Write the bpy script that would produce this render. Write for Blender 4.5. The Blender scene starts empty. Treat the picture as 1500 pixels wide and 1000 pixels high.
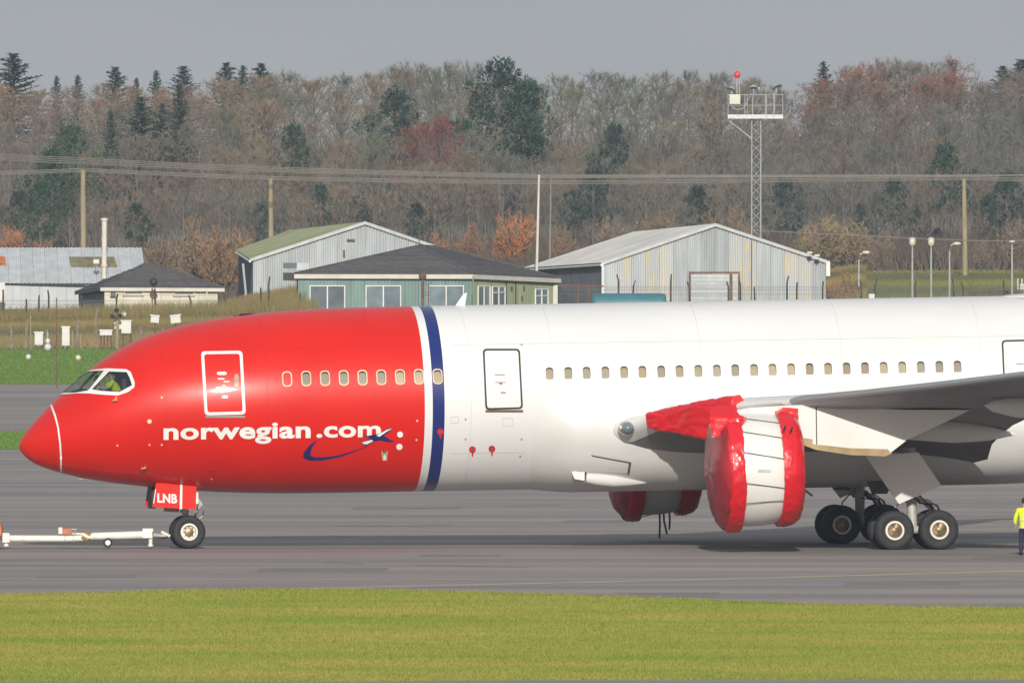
import bpy, bmesh, math, random
import numpy as np
from mathutils import Vector, Matrix, Euler

S = bpy.context.scene
COL = S.collection
RNG = random.Random(11)

# ---------------------------------------------------------------- camera
F = 31990.0            # focal length in pixels of the 1500 px wide photograph
CH = 13.8              # eye height above the apron
YH = 170.0             # row of the true horizon
PIT = math.atan((500 - YH) / F)
cd = bpy.data.cameras.new('camera'); cam = bpy.data.objects.new('camera', cd); COL.objects.link(cam)
cam.location = (0, 0, CH); cam.rotation_euler = (math.pi / 2 - PIT, 0, 0)
cd.sensor_width = 36; cd.lens = 36 * F / 1500; cd.clip_start = 1; cd.clip_end = 9000
S.camera = cam

# ---------------------------------------------------------------- sky and sun
SUN_EL = math.radians(21); SUN_AZ = math.radians(1)      # sun behind the camera, a little to its right
w = bpy.data.worlds.new('World'); S.world = w; w.use_nodes = True
nt = w.node_tree; nt.nodes.clear()
wo = nt.nodes.new('ShaderNodeOutputWorld'); bg = nt.nodes.new('ShaderNodeBackground')
sky = nt.nodes.new('ShaderNodeTexSky'); sky.sky_type = 'NISHITA'; sky.sun_disc = False
sky.sun_elevation = SUN_EL; sky.sun_rotation = math.pi - SUN_AZ
sky.air_density = 1.2; sky.dust_density = 2.5
tc = nt.nodes.new('ShaderNodeTexCoord'); mp = nt.nodes.new('ShaderNodeMapping'); mp.inputs['Scale'].default_value = (7, 7, 40)
nz = nt.nodes.new('ShaderNodeTexNoise'); nz.inputs['Scale'].default_value = 2.2; nz.inputs['Detail'].default_value = 5
cr = nt.nodes.new('ShaderNodeValToRGB')
cr.color_ramp.elements[0].position = .3; cr.color_ramp.elements[0].color = (2.95, 3.12, 3.42, 1)
cr.color_ramp.elements[1].position = .75; cr.color_ramp.elements[1].color = (3.85, 4.0, 4.2, 1)
mx = nt.nodes.new('ShaderNodeMix'); mx.data_type = 'RGBA'; mx.inputs[0].default_value = .86   # grey cloud deck over the blue
L_ = nt.links.new
L_(tc.outputs['Generated'], mp.inputs[0]); L_(mp.outputs[0], nz.inputs['Vector']); L_(nz.outputs['Fac'], cr.inputs[0])
L_(sky.outputs[0], mx.inputs[6]); L_(cr.outputs[0], mx.inputs[7]); L_(mx.outputs[2], bg.inputs[0]); L_(bg.outputs[0], wo.inputs[0])
bg.inputs[1].default_value = 0.128
sd = bpy.data.lights.new('sun', 'SUN'); sd.energy = 4.1; sd.angle = math.radians(.6); sd.color = (1, .945, .865)
sun = bpy.data.objects.new('sun', sd); COL.objects.link(sun)
sdir = Vector((math.sin(SUN_AZ) * math.cos(SUN_EL), -math.cos(SUN_AZ) * math.cos(SUN_EL), math.sin(SUN_EL)))
sun.rotation_euler = sdir.to_track_quat('Z', 'Y').to_euler(); sun.location = (40, 300, 60)
S.view_settings.view_transform = 'Standard'; S.view_settings.look = 'None'
S.view_settings.exposure = -0.07; S.view_settings.gamma = 1; S.view_settings.use_curve_mapping = False
S.render.engine = 'CYCLES'
S.cycles.max_bounces = 6; S.cycles.diffuse_bounces = 2; S.cycles.glossy_bounces = 3; S.cycles.transparent_max_bounces = 8
S.cycles.volume_bounces = 0; S.cycles.use_denoising = True; S.cycles.denoising_prefilter = 'NONE'

# ---------------------------------------------------------------- pixel <-> place
_fw = Vector((0, math.cos(PIT), -math.sin(PIT))); _up = Vector((0, math.sin(PIT), math.cos(PIT)))
EYE = Vector((0, 0, CH))
def ray(px, py): return _fw + Vector((1, 0, 0)) * ((px - 750) / F) + _up * ((500 - py) / F)
def W(px, py, Y):
    d = ray(px, py); t = Y / d.y
    return EYE + d * t
def G(px, py, z=0.0):
    d = ray(px, py); t = (z - CH) / d.z
    return EYE + d * t
def GX(px, Y, z=0.0): return Vector(((px - 750) * Y / F, Y, z))
def lerp(a, b, t): return a + (b - a) * t
def interp(pts, x):
    if x <= pts[0][0]: return pts[0][1]
    for (a, b), (c, d) in zip(pts, pts[1:]):
        if x <= c: return b + (d - b) * (x - a) / (c - a)
    return pts[-1][1]
def sstep(a, b, x):
    t = min(1, max(0, (x - a) / (b - a))); return t * t * (3 - 2 * t)

# ---------------------------------------------------------------- materials
def mat(name, col, rough=.6, metal=0., col2=None, scale=1.0, stretch=(1, 1, 1), detail=4., lo=.35, hi=.65, bump=0., bscale=None,
        coat=0., rnd=0., spec=.5, inner=None, trans=0., objcol=False, rough_n=.5):
    m = bpy.data.materials.new(name); m.use_nodes = True
    t = m.node_tree; N = t.nodes; b = N['Principled BSDF']; L = t.links.new
    b.inputs['Roughness'].default_value = rough; b.inputs['Metallic'].default_value = metal
    b.inputs['Coat Weight'].default_value = coat; b.inputs['Coat Roughness'].default_value = .09; b.inputs['Specular IOR Level'].default_value = spec
    if col2 is None: col2 = tuple(c * .86 for c in col)
    tc = N.new('ShaderNodeTexCoord'); mp = N.new('ShaderNodeMapping'); mp.inputs['Scale'].default_value = stretch
    n = N.new('ShaderNodeTexNoise'); n.inputs['Scale'].default_value = scale; n.inputs['Detail'].default_value = detail; n.inputs['Roughness'].default_value = rough_n
    L(tc.outputs['Object'], mp.inputs[0]); L(mp.outputs[0], n.inputs['Vector'])
    r = N.new('ShaderNodeValToRGB'); r.color_ramp.elements[0].position = lo; r.color_ramp.elements[1].position = hi
    r.color_ramp.elements[0].color = (*col, 1); r.color_ramp.elements[1].color = (*col2, 1)
    L(n.outputs['Fac'], r.inputs[0]); out = r.outputs[0]
    if objcol:
        oi = N.new('ShaderNodeObjectInfo'); mm = N.new('ShaderNodeMix'); mm.data_type = 'RGBA'; mm.blend_type = 'MULTIPLY'; mm.inputs[0].default_value = 1
        L(out, mm.inputs[6]); L(oi.outputs['Color'], mm.inputs[7]); out = mm.outputs[2]
    if rnd:
        oi = N.new('ShaderNodeObjectInfo'); h = N.new('ShaderNodeHueSaturation'); mr = N.new('ShaderNodeMapRange')
        mr.inputs[3].default_value = 1 - rnd; mr.inputs[4].default_value = 1 + rnd
        L(oi.outputs['Random'], mr.inputs[0]); L(mr.outputs[0], h.inputs['Value']); L(out, h.inputs['Color']); out = h.outputs[0]
    if inner is not None:
        g = N.new('ShaderNodeNewGeometry'); mm = N.new('ShaderNodeMix'); mm.data_type = 'RGBA'
        mm.inputs[7].default_value = (*inner, 1); L(g.outputs['Backfacing'], mm.inputs[0]); L(out, mm.inputs[6]); out = mm.outputs[2]
    L(out, b.inputs['Base Color'])
    if bump:
        n2 = N.new('ShaderNodeTexNoise'); n2.inputs['Scale'].default_value = bscale or scale * 3; n2.inputs['Detail'].default_value = 5
        L(mp.outputs[0], n2.inputs['Vector'])
        bp = N.new('ShaderNodeBump'); bp.inputs['Strength'].default_value = bump; bp.inputs['Distance'].default_value = .05
        L(n2.outputs['Fac'], bp.inputs['Height']); L(bp.outputs[0], b.inputs['Normal'])
    if trans:
        tr = N.new('ShaderNodeBsdfTranslucent'); L(out, tr.inputs[0]); ms = N.new('ShaderNodeMixShader'); ms.inputs[0].default_value = trans
        L(b.outputs[0], ms.inputs[1]); L(tr.outputs[0], ms.inputs[2]); L(ms.outputs[0], N['Material Output'].inputs[0])
    return m
def glassmat(name, tint=(.6, .63, .65), refl=.25):
    m = bpy.data.materials.new(name); m.use_nodes = True; t = m.node_tree; N = t.nodes; N.remove(N['Principled BSDF'])
    a = N.new('ShaderNodeBsdfTransparent'); a.inputs[0].default_value = (*tint, 1)
    g = N.new('ShaderNodeBsdfGlossy'); g.inputs['Roughness'].default_value = .08
    n = N.new('ShaderNodeTexNoise'); n.inputs['Scale'].default_value = 2
    mr = N.new('ShaderNodeMapRange'); mr.inputs[3].default_value = refl * .8; mr.inputs[4].default_value = refl * 1.2
    ms = N.new('ShaderNodeMixShader')
    t.links.new(n.outputs['Fac'], mr.inputs[0]); t.links.new(mr.outputs[0], ms.inputs[0])
    t.links.new(a.outputs[0], ms.inputs[1]); t.links.new(g.outputs[0], ms.inputs[2]); t.links.new(ms.outputs[0], N['Material Output'].inputs[0])
    return m

M = {}
M['red'] = mat('red_paint', (.64, .013, .006), .36, col2=(.59, .011, .005), scale=.5, coat=.22, spec=.3)
M['white'] = mat('white_paint', (.715, .72, .72), .34, col2=(.67, .67, .66), scale=.35, stretch=(.5, 1, 1.6), coat=.12, spec=.4)
M['blue'] = mat('blue_paint', (.008, .022, .16), .25, coat=.4)
M['skin_red'] = mat('red_skin', (.64, .013, .006), .36, col2=(.59, .011, .005), scale=.5, coat=.22, spec=.3, inner=(.05, .05, .055))
M['skin_white'] = mat('white_skin', (.715, .72, .72), .34, col2=(.67, .67, .66), scale=.35, stretch=(.5, 1, 1.6), coat=.12, spec=.4, inner=(.05, .05, .055))
M['skin_blue'] = mat('blue_skin', (.008, .022, .16), .25, coat=.4, inner=(.05, .05, .055))
M['fairing'] = mat('fairing_paint', (.70, .70, .69), .38, col2=(.60, .59, .56), scale=.8, stretch=(.4, 1, 1), lo=.4, hi=.8, coat=.15)
M['wing'] = mat('grey_wing_paint', (.23, .225, .23), .45, col2=(.18, .175, .18), scale=.6)
M['slat'] = mat('bare_leading_edge', (.30, .31, .325), .42, .2)
M['decal_white'] = mat('white_lettering', (.84, .83, .80), .4)
M['joint'] = mat('skin_joint', (.56, .555, .54), .6)
M['joint_red'] = mat('red_skin_joint', (.47, .008, .006), .6)
M['navy'] = mat('navy_decal', (.012, .018, .13), .35)
M['seal'] = mat('black_seal', (.02, .02, .022), .6)
M['bronze'] = mat('bronze_sill', (.20, .12, .06), .45, .4)
M['grey_sill'] = mat('grey_sill', (.30, .28, .25), .5)
M['pane'] = mat('cabin_pane', (.30, .29, .22), .12, col2=(.44, .34, .22), scale=.45, coat=1., rnd=.25)
M['liner'] = mat('window_liner', (.62, .61, .57), .6)
M['reveal'] = mat('window_reveal', (.14, .14, .14), .6)
M['beige'] = mat('window_trim', (.72, .55, .36), .5)
M['glass'] = glassmat('cockpit_glass', (.62, .66, .66), .12)
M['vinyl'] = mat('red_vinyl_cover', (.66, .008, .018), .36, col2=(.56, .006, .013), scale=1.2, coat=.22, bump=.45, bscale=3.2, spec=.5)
M['vinyl_shade'] = mat('shaded_red_vinyl_cover', (.36, .02, .03), .38, col2=(.22, .012, .02), scale=1.5, stretch=(1, 2, .5), coat=.15, bump=.6, bscale=2.2)  # same red vinyl, the front face's shade put into a darker colour
M['cowl'] = mat('nacelle_paint', (.76, .75, .72), .35, col2=(.70, .69, .65), scale=.6, coat=.2)
M['shield'] = mat('heat_shield', (.42, .32, .18), .4, .5, col2=(.30, .21, .11), scale=1.4)
M['tyre'] = mat('tyre_rubber', (.018, .018, .021), .75, col2=(.03, .03, .032), scale=3, bump=.2)
M['rim'] = mat('cream_wheel_rim', (.78, .74, .66), .4)
M['brake'] = mat('brake_metal', (.36, .27, .17), .45, .6, col2=(.20, .14, .09), scale=6)
M['strut'] = mat('gear_strut_paint', (.50, .49, .45), .45, col2=(.36, .34, .30), scale=3)
M['cable'] = mat('black_cable', (.015, .015, .017), .6)
M['gold'] = mat('brass_part', (.62, .46, .22), .35, .6)
M['bay'] = mat('wheel_bay', (.07, .07, .075), .8, col2=(.12, .11, .11), scale=3)
M['hivis'] = mat('yellow_vest', (.72, .86, .02), .7, col2=(.60, .74, .015), scale=6, bump=.3)
M['reflective'] = mat('reflective_tape', (.62, .64, .62), .4)
M['face'] = mat('skin', (.50, .29, .20), .6)
M['hair'] = mat('dark_hair', (.03, .022, .018), .8)
M['trouser'] = mat('navy_trousers', (.02, .025, .05), .8)
M['boot'] = mat('black_boots', (.014, .014, .014), .6)
M['shirt'] = mat('beige_shirt', (.50, .40, .26), .8)
M['barwhite'] = mat('white_towbar_paint', (.78, .76, .70), .5, col2=(.60, .56, .48), scale=3, lo=.45, hi=.8)
M['orange'] = mat('orange_paint', (.62, .17, .03), .5, col2=(.40, .10, .03), scale=4)
M['tugwhite'] = mat('tug_paint', (.70, .68, .62), .45)
M['steel'] = mat('galvanised_steel', (.50, .52, .53), .5, .35, col2=(.38, .39, .40), scale=4)
M['rust'] = mat('rusty_steel', (.20, .10, .06), .8, col2=(.11, .06, .04), scale=5)
M['wood'] = mat('weathered_pole_wood', (.36, .30, .18), .85, col2=(.24, .19, .12), scale=1.2, stretch=(6, 6, .6))
M['darkwood'] = mat('dark_old_wood', (.09, .075, .06), .9, col2=(.05, .04, .035), scale=2, stretch=(4, 4, .6))
M['wire'] = mat('pale_wire', (.25, .23, .20), .6)
M['clad'] = mat('grey_cladding', (.46, .49, .50), .55, .0, col2=(.37, .40, .42), scale=.7, stretch=(3, 3, .35), rnd=.10)
M['cladrust'] = mat('grey_cladding_with_bare_streaks', (.46, .49, .50), .55, col2=(.62, .50, .30), scale=1.9, stretch=(4, 4, .22), lo=.52, hi=.60, rnd=.06)
M['clad_pale'] = mat('pale_cladding', (.50, .53, .55), .55, col2=(.42, .44, .45), scale=.8, stretch=(2, 2, .6), rnd=.05)
M['clad_dark_shade'] = mat('dark_cladding_and_shade', (.10, .115, .135), .6, rnd=.1)  # also the bungalow's left wall, whose shade is put into the colour
M['mossroof'] = mat('mossy_roof_sheet', (.21, .25, .10), .85, col2=(.30, .31, .20), scale=.5, stretch=(1, 1, 1), rnd=.08)
M['roofgrey'] = mat('pale_roof_sheet', (.48, .48, .45), .6, col2=(.58, .57, .53), scale=.35, stretch=(1, .5, 1), rnd=.06)
M['rooflight'] = mat('mossy_rooflight', (.14, .12, .06), .6, col2=(.22, .19, .10), scale=2, rnd=.15)
M['tile'] = mat('dark_roof_tile', (.075, .072, .075), .75, col2=(.11, .10, .10), scale=1.6, stretch=(1, 1, 3), rnd=.12)
M['cream'] = mat('cream_render', (.68, .64, .52), .8, col2=(.58, .54, .43), scale=.8)
M['fascia'] = mat('white_fascia', (.64, .61, .54), .6)
M['teal'] = mat('teal_boarding', (.155, .24, .222), .65, col2=(.19, .28, .26), scale=.9, stretch=(3, 3, .4), rnd=.1)
M['boarding_lit'] = mat('sunlit_boarding', (.28, .32, .18), .65, col2=(.33, .37, .22), scale=.9, stretch=(3, 3, .4), rnd=.1)  # sunlit look of the office's right face put into the boarding colour
M['upvc'] = mat('white_window_frame', (.80, .80, .77), .5)
M['winglass'] = mat('window_glass', (.13, .17, .20), .1, col2=(.20, .25, .27), scale=1.2, coat=1., rnd=.3)
M['dark'] = mat('dark_void', (.02, .02, .022), .8)
M['tank'] = mat('teal_tank', (.05, .17, .21), .5)
M['metbox'] = mat('white_instrument_box', (.62, .62, .60), .5)
M['lampglass'] = mat('lamp_glass', (.62, .58, .44), .25, coat=.5)
M['redlamp'] = mat('red_lamp_glass', (.75, .06, .03), .2, coat=.6)
M['ground'] = mat('rough_ground', (.10, .085, .045), .95, col2=(.13, .125, .05), scale=.12, bump=.3)
M['turf'] = mat('mown_turf', (.24, .29, .035), .9, col2=(.30, .27, .06), scale=.5, stretch=(.25, 1, 1), bump=.3)
M['turf_far'] = mat('far_turf', (.085, .16, .025), .9, col2=(.13, .19, .035), scale=.3, stretch=(.2, 1, 1), bump=.3)
M['field'] = mat('field_grass', (.12, .145, .03), .9, col2=(.16, .15, .045), scale=.08, stretch=(.4, 1, 1), bump=.3)
M['paintline'] = mat('worn_yellow_line', (.44, .40, .24), .8, col2=(.32, .29, .22), scale=.6)
M['tar'] = mat('tar_seal', (.07, .068, .07), .7, col2=(.12, .115, .11), scale=.8)
M['patch'] = mat('asphalt_patch', (.165, .16, .165), .85, col2=(.22, .20, .185), scale=.4)
M['concrete'] = mat('concrete_post', (.26, .23, .19), .9, col2=(.18, .15, .12), scale=3)
M['mesh'] = mat('chain_link_wire', (.24, .24, .22), .7)
def asphalt():
    m = mat('worn_asphalt', (.222, .214, .218), .85, col2=(.335, .290, .252), scale=1.0, stretch=(.012, .16, 1), detail=6, lo=.38, hi=.62, bump=.15, bscale=18, spec=.4)
    t = m.node_tree; N = t.nodes; b = N['Principled BSDF']; old = b.inputs['Base Color'].links[0].from_socket
    tc = N.new('ShaderNodeTexCoord'); mp = N.new('ShaderNodeMapping'); mp.inputs['Scale'].default_value = (.05, .5, 1)
    n = N.new('ShaderNodeTexNoise'); n.inputs['Scale'].default_value = 1.7; n.inputs['Detail'].default_value = 7; n.inputs['Roughness'].default_value = .65
    r = N.new('ShaderNodeValToRGB'); r.color_ramp.elements[0].position = .3; r.color_ramp.elements[0].color = (.72, .72, .75, 1)
    r.color_ramp.elements[1].position = .7; r.color_ramp.elements[1].color = (1.12, 1.1, 1.08, 1)
    mm = N.new('ShaderNodeMix'); mm.data_type = 'RGBA'; mm.blend_type = 'MULTIPLY'; mm.inputs[0].default_value = 1
    t.links.new(tc.outputs['Object'], mp.inputs[0]); t.links.new(mp.outputs[0], n.inputs['Vector']); t.links.new(n.outputs['Fac'], r.inputs[0])
    t.links.new(old, mm.inputs[6]); t.links.new(r.outputs[0], mm.inputs[7]); t.links.new(mm.outputs[2], b.inputs['Base Color'])
    return m
M['asphalt'] = asphalt()
M['blade'] = mat('grass_blades', (.215, .305, .034), .8, col2=(.43, .365, .085), scale=1.0, stretch=(.10, .13, 1), lo=.33, hi=.68, trans=.3, detail=9, rough_n=.7)
M['blade_green'] = mat('green_grass_blades', (.12, .26, .03), .8, col2=(.20, .29, .05), scale=.3, stretch=(.3, 1, 1), trans=.25)
M['rough'] = mat('dead_rough_grass', (.32, .225, .10), .9, col2=(.17, .17, .055), scale=.25, stretch=(1, .3, .4), trans=.15)
M['brownscrub'] = mat('brown_scrub', (.13, .098, .068), .9, col2=(.085, .07, .055), scale=.3)
M['field_blade'] = mat('field_blades', (.17, .20, .04), .8, col2=(.23, .20, .07), scale=.2, trans=.2)
M['bark'] = mat('winter_bark', (.17, .155, .13), .9, col2=(.10, .09, .08), scale=1.2, stretch=(2, 2, .5))
M['twig'] = mat('winter_twigs', (.235, .205, .155), .9, col2=(.155, .138, .112), scale=.4, objcol=True, rnd=.12)
M['needle'] = mat('conifer_needles', (.028, .062, .040), .8, col2=(.050, .088, .048), scale=.5, rnd=.15, trans=.1, objcol=True)
M['russet'] = mat('russet_leaves', (.30, .125, .060), .85, col2=(.20, .085, .05), scale=.5, rnd=.12, trans=.2, objcol=True)

# ---------------------------------------------------------------- mesh helpers
class MB:
    def __init__(s): s.v = []; s.f = []; s.m = []
    def add(s, vs, fs, mi=0):
        o = len(s.v); s.v += [tuple(v) for v in vs]; s.f += [tuple(i + o for i in f) for f in fs]; s.m += [mi] * len(fs); return s
    def box(s, c, d, mi=0, mtx=None):
        x, y, z = d[0] / 2, d[1] / 2, d[2] / 2
        vs = [Vector((sx * x, sy * y, sz * z)) for sz in (-1, 1) for sx, sy in ((-1, -1), (1, -1), (1, 1), (-1, 1))]
        if mtx is not None: vs = [mtx @ v for v in vs]
        vs = [v + Vector(c) for v in vs]
        return s.add(vs, [(3, 2, 1, 0), (4, 5, 6, 7), (0, 1, 5, 4), (1, 2, 6, 5), (2, 3, 7, 6), (3, 0, 4, 7)], mi)
    def tube(s, pts, rs, n=8, mi=0, cap=True):
        pts = [Vector(p) for p in pts]
        if not isinstance(rs, (list, tuple)): rs = [rs] * len(pts)
        vs = []; up = Vector((0, 0, 1))
        for i, p in enumerate(pts):
            d = (pts[min(i + 1, len(pts) - 1)] - pts[max(i - 1, 0)])
            d = d.normalized() if d.length > 1e-9 else Vector((0, 0, 1))
            a = d.cross(up if abs(d.z) < .95 else Vector((1, 0, 0))).normalized(); b = d.cross(a)
            for k in range(n):
                t = 2 * math.pi * k / n; vs.append(p + (a * math.cos(t) + b * math.sin(t)) * rs[i])
        fs = []
        for i in range(len(pts) - 1):
            for k in range(n):
                a0 = i * n + k; a1 = i * n + (k + 1) % n; fs.append((a0, a1, a1 + n, a0 + n))
        if cap: fs.append(tuple(range(n - 1, -1, -1))); fs.append(tuple(range((len(pts) - 1) * n, len(pts) * n)))
        return s.add(vs, fs, mi)
    def lathe(s, prof, origin, ax, n=32, mi=0, close=False):
        ax = Vector(ax).normalized(); a = ax.cross(Vector((0, 0, 1)) if abs(ax.z) < .9 else Vector((1, 0, 0))).normalized(); b = ax.cross(a)
        o = Vector(origin); vs = []
        for (t, r) in prof:
            for k in range(n):
                q = 2 * math.pi * k / n; vs.append(o + ax * t + (a * math.cos(q) + b * math.sin(q)) * max(r, 1e-4))
        fs = []; P = len(prof)
        for i in range(P if close else P - 1):
            j = (i + 1) % P
            for k in range(n):
                k2 = (k + 1) % n; fs.append((i * n + k, i * n + k2, j * n + k2, j * n + k))
        return s.add(vs, fs, mi)
    def prism(s, poly, off, mi=0):
        n = len(poly); poly = [Vector(p) for p in poly]; off = Vector(off)
        vs = poly + [p + off for p in poly]
        fs = [tuple(range(n - 1, -1, -1)), tuple(range(n, 2 * n))] + [(i, (i + 1) % n, (i + 1) % n + n, i + n) for i in range(n)]
        return s.add(vs, fs, mi)
    def sphere(s, c, r, n=10, mi=0, sq=(1, 1, 1)):
        c = Vector(c); vs = []; fs = []; m = n // 2
        for i in range(m + 1):
            for k in range(n):
                a = math.pi * i / m; b = 2 * math.pi * k / n
                vs.append(c + Vector((r * sq[0] * math.sin(a) * math.cos(b), r * sq[1] * math.sin(a) * math.sin(b), r * sq[2] * math.cos(a))))
        for i in range(m):
            for k in range(n):
                k2 = (k + 1) % n; fs.append((i * n + k, (i + 1) * n + k, (i + 1) * n + k2, i * n + k2))
        return s.add(vs, fs, mi)
    def mesh(s, name, mats, smooth=None, fix=True):
        me = bpy.data.meshes.new(name); me.from_pydata(s.v, [], s.f)
        for m in (mats if isinstance(mats, (list, tuple)) else [mats]): me.materials.append(m)
        if any(s.m): me.polygons.foreach_set('material_index', s.m)
        if fix:
            bm = bmesh.new(); bm.from_mesh(me); bmesh.ops.recalc_face_normals(bm, faces=bm.faces); bm.to_mesh(me); bm.free()
        if smooth is not None:
            me.polygons.foreach_set('use_smooth', [True] * len(me.polygons)); me.set_sharp_from_angle(angle=math.radians(smooth))
        me.update(); return me
    def build(s, name, mats, parent=None, smooth=None, fix=True):
        return link(name, s.mesh(name, mats, smooth, fix), parent)
def link(name, me, parent=None):
    o = bpy.data.objects.new(name, me); COL.objects.link(o)
    if parent is not None: o.parent = parent
    return o
def tag(o, label=None, cat=None, group=None, kind=None):
    if label: o['label'] = label
    if cat: o['category'] = cat
    if group: o['group'] = group
    if kind: o['kind'] = kind
    return o
def thing(name, label, cat, loc=(0, 0, 0), group=None):
    o = bpy.data.objects.new(name, None); COL.objects.link(o); o.location = loc; o.empty_display_size = .3
    return tag(o, label, cat, group)
def copytree(o, parent=None):
    c = o.copy(); COL.objects.link(c)
    if parent is not None: c.parent = parent
    for ch in list(o.children): copytree(ch, c)
    return c
def blades(name, P, h, wd, lean, m, seed=1, cols=None):
    """N grass blades: one bent, thin blade per ground point"""
    r = np.random.default_rng(seed); n = len(P)
    a = r.uniform(0, 2 * np.pi, n); hh = h * r.uniform(.55, 1.3, n); ww = wd * r.uniform(.6, 1.3, n)
    d = np.stack([np.cos(a), np.sin(a), np.zeros(n)], 1); b = r.uniform(0, 2 * np.pi, n); ln = lean * r.uniform(.2, 1, n) * hh
    tip = P + np.stack([np.cos(b) * ln, np.sin(b) * ln, hh], 1)
    v = np.empty((n, 3, 3)); v[:, 0] = P - d * ww[:, None] / 2; v[:, 1] = P + d * ww[:, None] / 2; v[:, 2] = tip
    me = bpy.data.meshes.new(name); me.vertices.add(3 * n); me.vertices.foreach_set('co', v.reshape(-1).astype(np.float32))
    me.loops.add(3 * n); me.loops.foreach_set('vertex_index', np.arange(3 * n, dtype=np.int32))
    me.polygons.add(n); me.polygons.foreach_set('loop_start', np.arange(0, 3 * n, 3, dtype=np.int32))
    me.update(calc_edges=True); me.materials.append(m)
    return link(name, me)

# ================================================================ GROUND
def sheet(name, pts, z, m):
    me = bpy.data.meshes.new(name); me.from_pydata([(p[0], p[1], z) for p in pts], [], [tuple(range(len(pts)))])
    bm = bmesh.new(); bm.from_mesh(me); bmesh.ops.triangulate(bm, faces=bm.faces); bmesh.ops.recalc_face_normals(bm, faces=bm.faces)
    for f in bm.faces:
        if f.normal.z < 0: f.normal_flip()
    bm.to_mesh(me); bm.free(); me.materials.append(m)
    return tag(link(name, me), kind='structure')
sheet('ground', [(-480, -60), (480, -60), (480, 2540), (-480, 2540)], 0, M['ground'])
near = [(-900, 874), (-300, 874), (0, 873), (120, 871), (250, 867), (400, 865), (540, 866), (680, 869), (800, 873), (930, 877), (1050, 882), (1200, 888), (1350, 891), (1500, 893), (1800, 896), (2400, 898)]
NEAR = [G(a, b) for a, b in near]
FARE = [G(-900, 658), G(2400, 658)]
sheet('apron', NEAR + [FARE[1], FARE[0]], .004, M['asphalt'])
front = [(-900, 998), (500, 998), (760, 996), (1000, 995), (1500, 994.5), (2400, 994)]
FRONT = [G(a, b) for a, b in front]
sheet('near_road', FRONT + [Vector((60, 300, 0)), Vector((-60, 300, 0))], .004, M['asphalt'])
sheet('mown_grass', FRONT[::-1] + NEAR, .003, M['turf'])
sheet('far_verge', [G(-900, 658), G(2400, 658), G(2400, 632), G(-900, 632)], .003, M['turf_far'])
sheet('taxiway', [G(-900, 632), G(2400, 632), G(2400, 563), G(-900, 563)], .004, M['asphalt'])
sheet('far_lawn', [G(-900, 563), G(2400, 563), G(2400, 511), G(-900, 511)], .003, M['turf_far'])
sheet('hill_field', [G(1195, 432), G(2400, 434), G(2400, 400), G(1195, 402)], .006, M['field'])
ln = [(395, 863), (640, 857.5), (880, 852), (1130, 846), (1500, 836), (1700, 830)]
a = [G(x, y - .9) for x, y in ln] + [G(x, y + .9) for x, y in ln][::-1]
sheet('taxi_line', a, .008, M['paintline'])
for i, (x0, x1, y, hgt) in enumerate([(596, 690, 751.5, .7), (1425, 1482, 768, .8), (1382, 1470, 738.5, .5), (480, 520, 785, .5)]):
    sheet('worn_marking', [G(x0, y), G(x1, y), G(x1 - 4, y + hgt), G(x0 + 7, y + hgt)], .008, M['paintline'])

# tar sealed cracks and darker repair patches in the asphalt
rr_ = random.Random(4)
for i in range(16):
    px, py = rr_.uniform(-100, 1600), rr_.choice([rr_.uniform(700, 770), rr_.uniform(808, 868), rr_.uniform(570, 628)]); L_x = rr_.uniform(40, 260); y2 = py + rr_.uniform(-3, 3); n_ = 9; up_, dn_ = [], []
    for k in range(n_ + 1):
        x_ = px + L_x * k / n_; y_ = lerp(py, y2, k / n_) + rr_.uniform(-.35, .35); up_.append(G(x_, y_)); dn_.append(G(x_, y_ + rr_.uniform(.12, .4)))
    sheet('crack_seal', up_ + dn_[::-1], .0085, M['tar'])
for px, py, wx_, wy_ in ((380, 832, 190, 5), (905, 868, 150, 6), (620, 812, 120, 3), (1240, 852, 170, 5), (60, 842, 140, 4), (520, 742, 160, 4), (1430, 815, 120, 4), (830, 762, 90, 3)):
    sheet('repair_patch', [G(px, py), G(px + wx_, py - .6), G(px + wx_ - 6, py + wy_ - .5), G(px - 7, py + wy_)], .0075, M['patch'])

# the mown grass: thin blades over the whole strip in front
def band_points(n, seed, y0f, y1f, xm=17.5):
    r = np.random.default_rng(seed); X = r.uniform(-xm, xm, n); t = r.uniform(0, 1, n)
    nx = np.array([p.x for p in NEAR]); ny = np.array([p.y for p in NEAR]); fx = np.array([p.x for p in FRONT]); fy = np.array([p.y for p in FRONT])
    a = np.interp(X, fx, fy) - y0f; b = np.interp(X, nx, ny) + y1f
    return np.stack([X, a + (b - a) * t, np.full(n, .003)], 1)
P = band_points(400000, 3, .1, .25)
tag(blades('grass', P, .055, .034, .9, M['blade'], 4), kind='stuff')
r = np.random.default_rng(12); n = 9000; X = r.uniform(-18, 18, n)
yy = np.interp(X, [p.x for p in NEAR], [p.y for p in NEAR]) + np.abs(r.normal(0, .55, n)) * (.4 + np.abs(np.sin(X * .9) + np.sin(X * 2.3)) * .6)
tag(blades('edge_tufts', np.stack([X, yy, np.full(n, .004)], 1), .10, .03, 1., M['blade'], 13), kind='stuff')
r = np.random.default_rng(8); n = 60000
X = r.uniform(-36, -4, n); Y0 = 31990 * CH / (563 - YH); Y1 = 31990 * CH / (511 - YH); yy = r.uniform(Y0, Y1, n)
tag(blades('grass', np.stack([X, yy, np.full(n, .003)], 1), .07, .06, .9, M['blade_green'], 9), kind='stuff')
n = 12000; X = r.uniform(-28, -18, n); yy = r.uniform(31990 * CH / (658 - YH), 31990 * CH / (632 - YH), n)
tag(blades('grass', np.stack([X, yy, np.full(n, .003)], 1), .07, .05, .9, M['blade_green'], 10), kind='stuff')

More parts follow.
